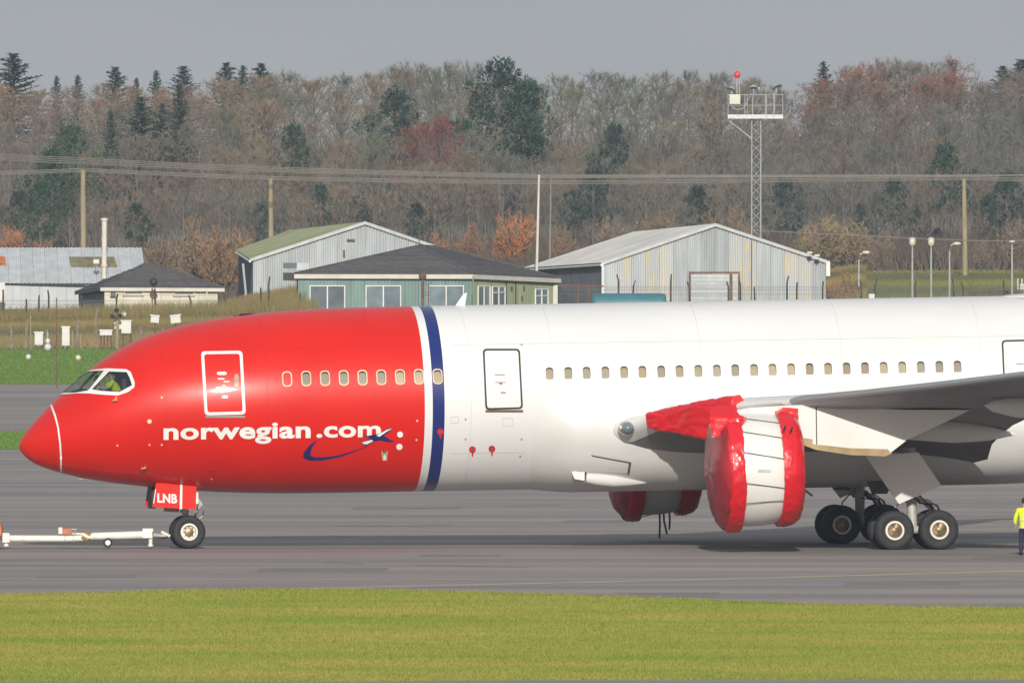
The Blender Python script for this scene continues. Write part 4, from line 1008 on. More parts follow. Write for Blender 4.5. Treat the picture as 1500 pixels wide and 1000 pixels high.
# --- teal office block with hipped roof, right face in its sunlit tone
ob = thing('office_block', 'low teal timber office block with dark hipped roof and white windows', 'building', (0, 0, 0))
A = W(435, 404, 1500); B = W(692, 404, 1504); C = W(817, 410, 1516)
def g0(p): return Vector((p.x, p.y, 0))
ab, bc = (g0(B) - g0(A)), (g0(C) - g0(B)); uab, ubc = ab.normalized(), bc.normalized()
D = C - (B - A); nab = uab.cross(UP); nab = nab if nab.y < 0 else -nab; nbc = ubc.cross(UP); nbc = nbc if nbc.y < 0 else -nbc
ribbed('wall_board', seg(g0(A), g0(B)), seg(A, B), ab.length, M['teal'], ob, pitch=.25, depth=.02, outward=nab)
ribbed('wall_board', seg(g0(B), g0(C)), seg(B, C), bc.length, M['boarding_lit'], ob, pitch=.25, depth=.02, outward=nbc)
for a, b in ((A, D), (D, C)): MB().add([g0(a), g0(b), b, a], [(0, 1, 2, 3)]).build('rear_wall', M['teal'], ob)
Ax, Bx, Cx, Dx = W(431, 401.5, 1499.75), W(693.5, 402, 1503.75), W(822, 408, 1515.9), D + Vector((0, .8, .1))
P1, P2 = W(613, 360.5, 1508), W(637, 361.5, 1512)
tiled('tile_course', (Ax, Bx, P1 + Vector((.02, 0, 0)), P1), 14, M['tile'], ob)
tiled('tile_course', (Bx, Cx, P2, P1), 14, M['tile'], ob)
tiled('tile_course', (Cx, Dx, P1, P2), 8, M['tile'], ob); tiled('tile_course', (Dx, Ax, P1, P1 + Vector((0, .02, 0))), 8, M['tile'], ob)
MB().tube([Bx + UP * .08, P1 + UP * .06], .07, 6).build('hip_ridge', M['tile'], ob); MB().tube([Ax + UP * .08, P1 + UP * .06], .06, 6).build('hip_ridge', M['tile'], ob)
MB().tube([P1 + UP * .06, P2 + UP * .06, Cx + UP * .06], .06, 6).build('hip_ridge', M['tile'], ob)
for a, b, n_ in ((Ax, Bx, nab), (Bx, Cx, nbc)):
    e = UP * .30; MB().prism([a, b, b - e, a - e], -n_ * .04).build('fascia', M['fascia'], ob)
    MB().prism([a - e, b - e, b - e - UP * .05 + n_ * -.0, a - e - UP * .05], -n_ * .2).build('soffit', M['seal'], ob)
def onwall(px, py, P0, u, n_):   # point of the wall plane under a pixel
    d = ray(px, py); t = (P0 - EYE).dot(n_) / d.dot(n_); return EYE + d * t + n_ * .03
for x0, x1 in ((453, 505), (535, 587), (627, 679)):
    a, b = onwall(x0, 418, A, uab, nab), onwall(x1, 454, A, uab, nab); window(ob, (a + b) / 2, uab, (b - a).dot(uab), a.z - b.z, 2)
for x0, x1, y0, y1, cols, bars in ((699, 717, 418.5, 452, 2, None), (720, 739, 419, 452, 2, .22), (783, 802, 423, 450, 2, .12)):
    a, b = onwall(x0, y0, B, ubc, nbc), onwall(x1, y1, B, ubc, nbc); window(ob, (a + b) / 2, ubc, abs((b - a).dot(ubc)), a.z - b.z, cols, bars)
for px, py in ((749, 423), (767, 422), (764, 437)):
    q = onwall(px, py, B, ubc, nbc); MB().box(q, (.14, .14, .32)).build('wall_lamp', M['seal'], ob)
for px in (755, 741): q = onwall(px, 430, B, ubc, nbc); MB().tube([Vector((q.x, q.y, 2.6)), Vector((q.x, q.y, 0))], .03, 5).build('downpipe', M['seal'], ob)
q = onwall(435.5, 410, A, uab, nab); MB().tube([Vector((q.x, q.y, A.z)), Vector((q.x, q.y, 0))], .05, 6).build('downpipe', M['seal'], ob)
q = W(693, 404, 1500.5); MB().tube([q, Vector((q.x, q.y, 0))], .05, 6).build('downpipe', M['teal'], ob)
q = onwall(812, 428, B, ubc, nbc); MB().box(q + UP * -.3, (.4, .3, 1.6)).build('corner_box', M['fascia'], ob)
q = W(614, 362, 1507); MB().tube([q, W(614.5, 331, 1507)], .03, 5).build('roof_aerial', M['rust'], ob)
q = W(701, 371, 1510); MB().tube([q, W(700.5, 358, 1510)], .05, 5).build('roof_aerial', M['rust'], ob)
q = W(504, 378, 1506); MB().tube([q, W(504, 366, 1506)], .07, 5).build('roof_aerial', M['rust'], ob)
lm = thing('lamp_column', 'rusty lamp column with a round head before the teal office wall', 'lamp', (0, 0, 0))
q = W(619, 407, 1495); MB().tube([q, Vector((q.x, q.y, 0))], .09, 8).build('column', M['rust'], lm); MB().sphere(q + UP * .1, .28, 12, 0, (1, .6, .9)).build('lamp_head', M['rust'], lm, 40)
MB().box(W(626, 428, 1495), (.55, .2, .04)).box(W(626, 432, 1495), (.55, .2, .04)).tube([W(624, 416, 1495), W(628, 416, 1495), W(628, 450, 1495)], .04, 5).build('ladder_bracket', M['rust'], lm)

# --- bungalow with hipped tiled roof
bg_ = thing('bungalow', 'cream bungalow with dark hipped tile roof and two slot windows', 'building', (0, 0, 0))
A = W(153, 424, 1500); B = W(319, 424.5, 1502); Z0 = W(115, 425.5, 1508)
ub = (g0(B) - g0(A)).normalized(); nb = ub.cross(UP); nb = nb if nb.y < 0 else -nb
for i in range(6):
    for j in range(5):
        a = lerp(A, B, i / 6 + .001); b = lerp(A, B, (i + 1) / 6 - .002); h0, h1 = A.z * j / 5, A.z * (j + 1) / 5 - .012
        MB().prism([Vector((a.x, a.y, h0)), Vector((b.x, b.y, h0)), Vector((b.x, b.y, h1)), Vector((a.x, a.y, h1))], -nb * .1).build('wall_panel', M['cream'], bg_)
uz = (g0(A) - g0(Z0)).normalized(); nzv = uz.cross(UP); nzv = nzv if nzv.x < 0 else -nzv
MB().prism([g0(Z0), g0(A) - uz * .02, A - uz * .02, Z0], -nzv * .1).build('side_wall', M['clad_dark_shade'], bg_)  # left wall's shade given by the dark colour; the other walls are cream
Bk = B + (Z0 - A); MB().add([g0(Z0), g0(Bk), Bk, Z0], [(0, 1, 2, 3)]).build('rear_wall', M['cream'], bg_); MB().add([g0(B), g0(Bk), Bk, B], [(0, 1, 2, 3)]).build('side_wall', M['cream'], bg_)
Ae, Be, Ze = W(147, 421, 1499.7), W(329, 422, 1501.7), W(110, 427, 1508); Bke = Be + (Ze - Ae); P1 = W(213, 386, 1505); P2 = W(227, 387.5, 1505)
tiled('t', (Ae, Be, P2, P1), 12, M['tile'], bg_); tiled('t', (Ze, Ae, P1, P1 + Vector((0, .02, 0))), 12, M['tile'], bg_); tiled('t', (Be, Bke, P2 + Vector((0, .02, 0)), P2), 6, M['tile'], bg_); tiled('t', (Bke, Ze, P1, P2), 6, M['tile'], bg_)
MB().tube([Ae + UP * .06, P1 + UP * .05], .06, 6).build('hip_ridge', M['tile'], bg_); MB().tube([P2 + UP * .05, Be + UP * .05], .06, 6).build('hip_ridge', M['tile'], bg_)
MB().prism([Ae, Be, Be - UP * .24, Ae - UP * .24], -nb * .04).build('fascia', M['fascia'], bg_)
MB().prism([Ze, Ae, Ae - UP * .22, Ze - UP * .22], (-.03, .02, 0)).build('fascia', M['tile'], bg_)
for x0, x1, y0, y1 in ((181, 209, 426.2, 431.8), (254, 284, 426.6, 432.2), (162, 169, 427, 434)):
    a, b = onwall(x0, y0, A, ub, nb), onwall(x1, y1, A, ub, nb); window(bg_, (a + b) / 2, ub, (b - a).dot(ub), a.z - b.z, 1, fm='fascia' if x0 > 170 else 'tile')
for px in (223, 227, 303): q = W(px, 416 if px < 300 else 423, 1498.5); MB().tube([q, Vector((q.x, q.y, 0))], .05, 6).build('vent_pipe', M['rust' if px < 300 else 'fascia'], bg_)
q = W(225, 413, 1498.4); MB().sphere(q, .28, 10, 0, (1, .6, 1)).build('pipe_cowl', M['seal'], bg_, 40)
q = W(269, 393, 1504); MB().tube([q, q + UP * .45], .11, 8).build('roof_vent', M['tile'], bg_)

# --- long shed at far left
sh = thing('shed', 'long pale metal shed with a mossy rooflight behind the bungalow', 'building', (0, 0, 0))
E0, E1 = W(-60, 415, 1560), W(216, 415.5, 1561); R0_, R1_ = W(-60, 363, 1566), W(208, 363, 1567); no = (E1 - E0).cross(R0_ - E0).normalized(); no = no if no.y < 0 else -no
ln_ = (E1 - E0).length
ribbed('roof_sheet', seg(E0, E1), seg(R0_, R1_), ln_, M['clad_pale'], sh, sheet_w=.9, pitch=.3, depth=.045, outward=no)
ribbed('wall_sheet', seg(g0(E0) + Vector((0, .3, 0)), g0(E1) + Vector((0, .3, 0))), seg(E0 + Vector((0, .3, -.05)), E1 + Vector((0, .3, -.05))), ln_, M['clad_pale'], sh, sheet_w=1.8, pitch=.6, depth=.02)
MB().box(lerp(E0, E1, .5) + Vector((0, .05, -.06)), (ln_, .12, .12)).build('gutter', M['seal'], sh)
def onroof(px, py): d = ray(px, py); t = (E0 - EYE).dot(no) / d.dot(no); return EYE + d * t
def slab(name, x0, x1, y0, y1, m, cols, sk=0):
    for i in range(cols):
        a, b = x0 + (x1 - x0) * i / cols, x0 + (x1 - x0) * (i + .94) / cols
        pp = [onroof(a, y0) + no * .06, onroof(b, y0) + no * .06, onroof(b + sk, y1) + no * .06, onroof(a + sk, y1) + no * .06]
        MB().prism(pp, no * .05).build(name, m, sh)
slab('rooflight', 101, 168, 378, 392, M['rooflight'], 6, 4)
slab('roof_patch', -3, 8, 377.5, 389, M['orange'], 1, 1)
MB().add([g0(E1) + Vector((0, .3, 0)), g0(E1) + Vector((0, 14, 0)), E1 + Vector((0, 14, 0)), R1_, E1 + Vector((0, .3, 0))], [(0, 1, 2, 3, 4)]).build('end_wall', M['clad_pale'], sh)
MB().add([R0_, R1_, E1 + Vector((0, 14, 0)), E0 + Vector((0, 14, 0))], [(0, 1, 2, 3)]).build('rear_roof', M['clad_pale'], sh)
q0, q1 = W(152.5, 408, 1561), W(153, 321, 1561); MB().tube([q0, lerp(q0, q1, .22)], .17, 12).tube([lerp(q0, q1, .22), q1], .19, 12).build('flue', M['fascia'], sh, 40)
MB().tube([q1 - UP * .1, q1 + UP * .08], .25, 12).build('flue_cap', M['fascia'], sh, 40); MB().tube([lerp(q0, q1, .2), lerp(q0, q1, .23)], .24, 12).build('flue_collar', M['beige'], sh)
q = W(141, 383, 1560.5); MB().box(q, (.4, .3, .3)).tube([q + Vector((0, 0, -.1)), q + Vector((0, .3, -.4))], .05, 5).build('floodlight', M['metbox'], sh)
MB().box(W(3, 428, 1558), (.4, .1, 1.4)).build('wall_cabinet', M['metbox'], sh)

# ================================================================ MAST, POLES, WIRES, LAMPS
ms_ = thing('lighting_mast', 'tall steel lattice floodlight mast with railed platform and red lamp', 'mast', (0, 0, 0))
YM = 1600.
c0 = GX(1107.7, YM); zt_ = W(1107, 174, YM).z; hx = .33
for sx in (-1, 1):
    for sy in (-1, 1): MB().tube([c0 + Vector((sx * hx, sy * hx, 0)), c0 + Vector((sx * hx, sy * hx, zt_))], .05, 6).build('leg', M['steel'], ms_)
nb_ = 22; k = MB()
for i in range(nb_):
    z0, z1 = zt_ * i / nb_, zt_ * (i + 1) / nb_
    for sy in (-1, 1):
        s = 1 if i % 2 else -1; k = MB().tube([c0 + Vector((-hx * s, sy * hx, z0)), c0 + Vector((hx * s, sy * hx, z1))], .022, 4); k.build('brace', M['steel'], ms_)
        if i > 8: MB().tube([c0 + Vector((hx * s, sy * hx, z0)), c0 + Vector((-hx * s, sy * hx, z1))], .018, 4).build('brace', M['steel'], ms_)
p0, p1 = W(1066, 171, YM), W(1147, 171, YM)
MB().box(((p0.x + p1.x) / 2, YM, p0.z), (p1.x - p0.x, 1.5, .30)).build('platform', M['steel'], ms_)
MB().tube([W(1068, 177, YM - .4), W(1101, 203, YM - .35)], .05, 6).build('strut', M['steel'], ms_)
for py in (139, 154.5):
    for dy in (-.7, .7): MB().tube([W(1066, py, YM + dy), W(1147, py, YM + dy)], .025, 5).build('rail', M['steel'], ms_)
for px, r_ in ((1066.5, .03), (1091, .03), (1094.5, .03), (1102.5, .04), (1122, .07), (1134, .06), (1146.5, .03)):
    MB().tube([W(px, 171, YM - .7), W(px, 138 if px != 1134 else 136, YM - .7)], r_, 6).build('baluster', M['steel'], ms_)
MB().box(W(1076.5, 145.5, YM - .6), (.78, .5, .70)).build('control_box', M['fascia'], ms_)
MB().tube([W(1070, 152, YM - .6), W(1074, 159, YM - .6), W(1081, 161, YM - .6), W(1090, 158, YM - .6), W(1101, 137, YM - .6)], .04, 6).build('conduit', M['steel'], ms_)
for px, py, tl in ((1072, 130, -.4), (1104, 128, 0), (1137, 126, .5)):
    q = W(px, py, YM); MB().lathe([(-.18, .05), (-.12, .2), (.05, .30), (.16, .40), (.16, .36), (.0, .05)], q, (tl, -.5, -1), 14).build('floodlight', M['steel'], ms_, 40)
    MB().tube([q, q - UP * .5], .05, 6).build('light_stem', M['steel'], ms_)
MB().sphere(W(1111, 130, YM), .12, 8).build('lamp', M['metbox'], ms_, 60)
MB().tube([W(1060, 120, YM), W(1067, 131, YM)], .03, 5).build('whip_aerial', M['steel'], ms_)
q = W(1079.5, 138, YM); MB().tube([q, W(1079.5, 114, YM)], .05, 6).build('lamp_stem', M['steel'], ms_); MB().tube([W(1083.5, 138, YM), W(1083.5, 116, YM)], .03, 6).build('lamp_stem', M['steel'], ms_)
MB().sphere(W(1079.7, 109.5, YM), .25, 12, 0, (1, 1, 1.1)).build('obstruction_lamp', M['redlamp'], ms_, 60)

poles = []
for px, pt, pb, Y, r_, lab in ((121.5, 249, 362, 1830, .24, 'tall weathered wooden pole standing behind the left shed'), (396.5, 261, 352, 1850, .22, 'weathered wooden pole rising behind the mossy hangar roof'), (1412, 261, 403, 1893, .21, 'yellowish wooden pole standing in the grass field at right')):
    t = thing('utility_pole', lab, 'pole', GX(px, Y), 'wooden utility poles'); q = W(px, pt, Y) - Vector(t.location)
    MB().tube([(.05 if px < 1000 else .12, 0, 0), q], [r_ * 1.15, r_ * .85], 10).build('pole_shaft', M['wood'], t, 40)
    for k_, dz in enumerate((-.1, -.55)): MB().tube([q + Vector((-.22, -.1, dz)), q + Vector((.22, -.1, dz))], .05, 6).build('insulator', M['wire'], t)
    if px == 396.5: MB().box(W(402, 293, Y - .3) - Vector(t.location), (.2, .2, 1.0)).build('fuse_box', M['rust'], t)
fp = thing('flagpole', 'slim white leaning flagpole left of the grey hangar', 'flagpole', GX(785, 1590)); q = W(789.5, 258, 1590) - Vector(fp.location)
MB().tube([(0, 0, 0), q], [.12, .07], 8).build('shaft', M['fascia'], fp, 40); MB().sphere(q, .1, 8).build('finial', M['fascia'], fp, 40)
fp = thing('slim_mast', 'thin pale mast just right of the white flagpole', 'mast', GX(805, 1800)); MB().tube([(0, 0, 0), W(807, 260, 1800) - Vector(fp.location)], [.09, .05], 6).build('shaft', M['wire'], fp)
def wires(name, label, sets, Y):
    t = thing(name, label, 'power lines', GX(121.5, Y))
    for pts in sets:
        q = []
        for i in range(len(pts) - 1):
            for j in range(6): a = j / 6; q.append((lerp(pts[i][0], pts[i + 1][0], a), lerp(pts[i][1], pts[i + 1][1], a) + 1.3 * 4 * a * (1 - a) * .4))
        q.append(pts[-1]); MB().tube([W(a, b, Y) - Vector(t.location) for a, b in q], .032, 4).build('wire', M['wire'], t)
up0 = [(-60, 222), (122, 232), (397, 245), (789, 256), (1413, 256.5), (1600, 255)]
lo0 = [(-60, 256), (122, 250), (397, 262), (789, 268.5), (1413, 262), (1600, 265)]
wires('overhead_line', 'upper bundle of pale overhead wires crossing before the wood', [[(a, b + k * (2.9 - .0017 * a)) for a, b in up0] for k in range(4)], 1842)
wires('overhead_line', 'lower bundle of pale overhead wires resting on the wooden poles', [[(a, b + k * 2.2 - 3) for a, b in lo0] for k in range(3)], 1848)
wires('service_line', 'single thin sagging wire at right, just above the street lamps', [[(1100, 337), (1280, 346), (1440, 353), (1600, 350)]], 1700)
for px, pt, kind, lab in ((1258, 366, 'r', 'short grey street lamp nearest the hangar, its head bent right'), (1336.5, 352, 'f', 'left of the two street lamps with rounded facing heads'), (1364, 352, 'f', 'right of the two street lamps with rounded facing heads'), (1391, 353, 'r', 'tall grey street lamp with bent head left of the wooden pole'), (1482.5, 350, 's', 'slim street lamp at the far right of the field')):
    Y = 1640; t = thing('street_lamp', lab, 'street lamp', GX(px, Y), 'street lamps beside the field'); o = Vector(t.location); q = W(px, pt + 5, Y) - o
    if kind == 'r': pts = [(0, 0, 0), q - UP * .5, q - UP * .1 + Vector((.08, 0, 0)), q + Vector((.35, 0, .05))]
    else: pts = [(0, 0, 0), q]
    MB().tube(pts, [.085] + [.06] * (len(pts) - 1), 8).build('column', M['steel'], t, 40)
    if kind == 'r': MB().sphere(q + Vector((.55, 0, .06)), .32, 10, 0, (1, .5, .42)).build('lamp_head', M['lampglass'], t, 50)
    elif kind == 'f': MB().sphere(q + Vector((0, -.1, .12)), .30, 12, 0, (.85, .6, 1.1)).build('lamp_head', M['lampglass'], t, 50); MB().sphere(q + Vector((0, .1, .32)), .31, 10, 0, (.95, .6, .6)).build('lamp_hood', M['steel'], t, 50)
    else: MB().sphere(q + Vector((.0, -.1, .05)), .27, 10, 0, (.9, 1, .5)).build('lamp_head', M['lampglass'], t, 50)

# ---------------------------------------------------------------- fences
def fence(name, label, posts, Y, wiretops, m='concrete', meshed=True, hz=None):
    t = thing(name, label, 'fence', GX(posts[0][0], Y)); o = Vector(t.location)
    for px, py in posts:
        a = GX(px, Y) - o; q = W(px + RNG.uniform(-1, 1), py, Y) - o
        MB().tube([a, lerp(a, q, .8), q + Vector((RNG.uniform(-.15, .15), 0, 0))], [.075, .07, .06], 6).build('post', M[m], t)
    x0, x1 = posts[0][0], posts[-1][0]
    for py in wiretops: MB().tube([W(x0, py, Y) - o, W(x1, py, Y) - o], .014, 3).build('strand', M['mesh'], t)
    if meshed:   # chain link as crossed strands, far finer than a pixel
        mb = MB(); a, b = GX(x0, Y) - o, GX(x1, Y) - o; h = W(x0, wiretops[0], Y).z; n = int((b - a).length / .28)
        for i in range(n):
            p = lerp(a, b, i / n); d = Vector((h, 0, 0))
            for s in (1, -1): mb.tube([p + (Vector((0, 0, 0)) if s == 1 else d), p + (d if s == 1 else Vector((0, 0, 0))) + UP * h], .007, 3, cap=False)
        tag(mb.build('wire_mesh', M['mesh'], t), kind='stuff')
    return t
fence('perimeter_fence', 'wire perimeter fence on crooked dark posts before the grey hangar', [(822, 416), (846, 412), (906, 402), (927, 411), (982.5, 401), (1010, 412), (1067, 412), (1085, 410), (1106, 420), (1153, 404), (1167, 413), (1205, 412), (1262, 410), (1281, 408), (1340, 411), (1397, 408), (1411, 413), (1470, 410), (1520, 410), (1580, 410)], 1560, (420, 424, 431), 'darkwood')
fence('perimeter_fence', 'wire perimeter fence on posts running in front of the bungalow and shed', [(-40, 424), (4, 424), (38, 438), (57.5, 432), (71, 425), (120, 432), (170, 430), (228, 424), (280, 432), (330, 432), (382, 421), (394, 405), (440, 430)], 1470, (440, 446), 'darkwood')
fence('lawn_fence', 'grey chain link fence along the back of the far lawn', [(-40, 470), (17, 476), (38, 466), (69, 478), (95, 474), (113, 468), (141, 452), (170, 470), (206, 478), (240, 480), (290, 482)], 1296, (482, 490), 'concrete')
# dark board fence
t = thing('board_fence', 'dark weathered board fence right of the grey hangar', 'fence', GX(1204, 1610)); o = Vector(t.location)
for i in range(28):
    px = 1204 + i * 2.02; hgt = W(px, 418 + RNG.uniform(-1.5, 2.5), 1610).z; MB().box(GX(px, 1610) - o + UP * hgt / 2, (.088, .03, hgt)).build('board', M['darkwood'], t)
for z in (.5, 1.1): MB().box(GX(1231, 1610.06) - o + UP * z, (2.8, .05, .08)).build('rail', M['darkwood'], t)
t = thing('board_fence', 'low dark fence at the right edge beyond the field', 'fence', GX(1420, 1650)); o = Vector(t.location)
for i in range(30):
    px = 1418 + i * 3.6; hgt = W(px, 428 - i * .18, 1650).z; MB().box(GX(px, 1650) - o + UP * hgt / 2, (.15, .03, hgt)).build('board', M['darkwood'], t)

# ---------------------------------------------------------------- instruments on the far lawn edge
def kit(name, label, cat, px, py, Y=None, group=None):
    if Y is None: o = G(px, py)
    else: o = GX(px, Y)
    return thing(name, label, cat, o, group), Vector(o)
def boxon(name, lab, x0, x1, y0, y1, Y, legs, gy, tilt=0):
    t, o = kit(name, lab, 'instrument box', (x0 + x1) / 2, 0, Y, 'white instrument boxes behind the lawn')
    a, b = W(x0, y0, Y) - o, W(x1, y1, Y) - o; c = (a + b) / 2; w_, h_ = b.x - a.x, a.z - b.z
    mt = Matrix.Rotation(tilt, 3, 'Y')
    MB().box(c, (w_, .5, h_), 0, mt).build('case', M['metbox'], t); MB().box(c + Vector((0, -.26, 0)), (w_ * .86, .02, h_ * .84), 0, mt).build('door', M['metbox'], t)
    MB().box(c + UP * (h_ / 2 + .025), (w_ + .1, .6, .05), 0, mt).build('lid', M['upvc'], t)
    for dx in legs: MB().tube([(c.x + dx, 0, 0), (c.x + dx, 0, c.z - h_ / 2)], .045, 6).build('leg', M['rust'], t)
    return t, o
YB = 1292.
boxon('instrument_box', 'squat white box on legs, leftmost above the far lawn', 51, 63, 487, 505, YB, (-.18, .18), 512)
boxon('instrument_box', 'tall narrow white box behind the far lawn, on short legs', 91, 102, 479, 506, YB, (-.15, .15), 512)
boxon('instrument_box', 'flat wide white box on a low frame of thin legs', 146.5, 164, 484, 491, YB, (-.3, -.1, .1, .3), 512)
boxon('instrument_box', 'small white box on a post, left of the larger pole box', 168, 178, 473, 482, YB + 4, (0,), 512)
boxon('instrument_box', 'large white box high on two posts with a roof aerial', 178, 192, 470, 488, YB + 2, (-.2, .25), 512)
boxon('instrument_box', 'tilted white box on a single brown post, left of two', 221, 233, 462.5, 472.5, YB + 3, (0,), 512, .1)
boxon('instrument_box', 'tilted white box on a short post, right of two', 250, 264.5, 462, 473, YB + 3, (0,), 512, -.12)
t, o = kit('siren_cluster', 'dark cluster of horns on a brown post above the white pole box', 'siren', 172, 0, YB + 3)
MB().tube([(0, 0, 0), W(172, 470, YB + 3) - o], .1, 8).build('post', M['wood'], t)
for px, py, dx in ((167, 464, -1), (172, 456, -.2), (179, 460, .8), (175, 464, .1)):
    q = W(px, py, YB + 3) - o; MB().lathe([(-.15, .04), (0, .08), (.18, .16), (.18, .12)], q, (dx, -.6, .2), 10).build('horn', M['darkwood' if px != 179 else 'metbox'], t, 40)
MB().tube([W(168, 470, YB + 3) - o, W(179, 458, YB + 3) - o], .04, 5).build('arm', M['darkwood'], t)
for px, py, r_, lab in ((70, 514, 5.5, 'small white two-lobed lamp standing at the lawn edge'), (187, 506, 3.6, 'tiny white lamp beside the large pole box'), (41.5, 527, 4.2, 'white ground lamp on the left of the far lawn'), (114.5, 528.5, 4.5, 'yellowish ground lamp in the middle of the far lawn')):
    o = G(px, py); s = o.y / F; t = thing('ground_lamp', lab, 'ground lamp', o, 'airfield ground lamps')
    m = M['metbox'] if px != 114.5 else M['lampglass']
    MB().sphere((0, 0, r_ * s), r_ * s, 12).build('lamp_body', m, t, 60); MB().tube([(0, 0, 0), (0, 0, .1)], r_ * s * .6, 10).build('base', M['concrete'], t)
    if px == 70: MB().sphere((0, 0, r_ * s * 2.6), r_ * s * .75, 12).build('lamp_top', m, t, 60); MB().tube([(0, 0, 0), (0, 0, r_ * s * 5)], .03, 5).build('stem', M['steel'], t)
for px, py, yt, lab in ((83, 569, 436, 'thin brown marker pole rising from the far lawn'), (106, 512, 484, 'slim dark stake right of the tall white box'), (118, 511, 489, 'pale stake standing left of the lawn centre'), (45, 512, 462, 'pale thin stake left of the squat white box')):
    o = G(px, py); t = thing('marker_pole', lab, 'pole', o); MB().tube([(0, 0, 0), W(px, yt, o.y) - Vector(o)], [.05 if px == 83 else .035, .03], 6).build('stake', M['rust' if px == 83 else 'wood'], t); MB().tube([(0, 0, 0), (0, 0, .06)], .12, 8).build('footing', M['concrete'], t)
# small white thing beyond the right end of the hangar
t = thing('warning_sign', 'small white notice low on the fence before the field', 'sign', GX(1277, 1556)); q = W(1277, 434, 1556) - Vector(t.location)
MB().box(q, (.4, .05, .35)).build('plate', M['metbox'], t); MB().tube([(0, .05, 0), q + Vector((0, .05, 0))], .03, 5).build('post', M['steel'], t)
t = thing('site_cabin', 'pale cabin corner at the far right edge of the field', 'building', GX(1520, 1700)); a = W(1494, 414, 1700) - Vector(t.location); b = W(1560, 414, 1700) - Vector(t.location)
MB().box(((a.x + b.x) / 2, 1.5, a.z / 2), (b.x - a.x, 3, a.z)).build('cabin_wall', M['clad_pale'], t); MB().box(((a.x + b.x) / 2, 1.5, a.z + .06), (b.x - a.x + .3, 3.3, .12)).build('cabin_roof', M['tile'], t)
for px in (1491, 1497): MB().tube([GX(px, 1692) - Vector(t.location), W(px, 408, 1692) - Vector(t.location)], .06, 6).build('bollard_post', M['fascia'], t)

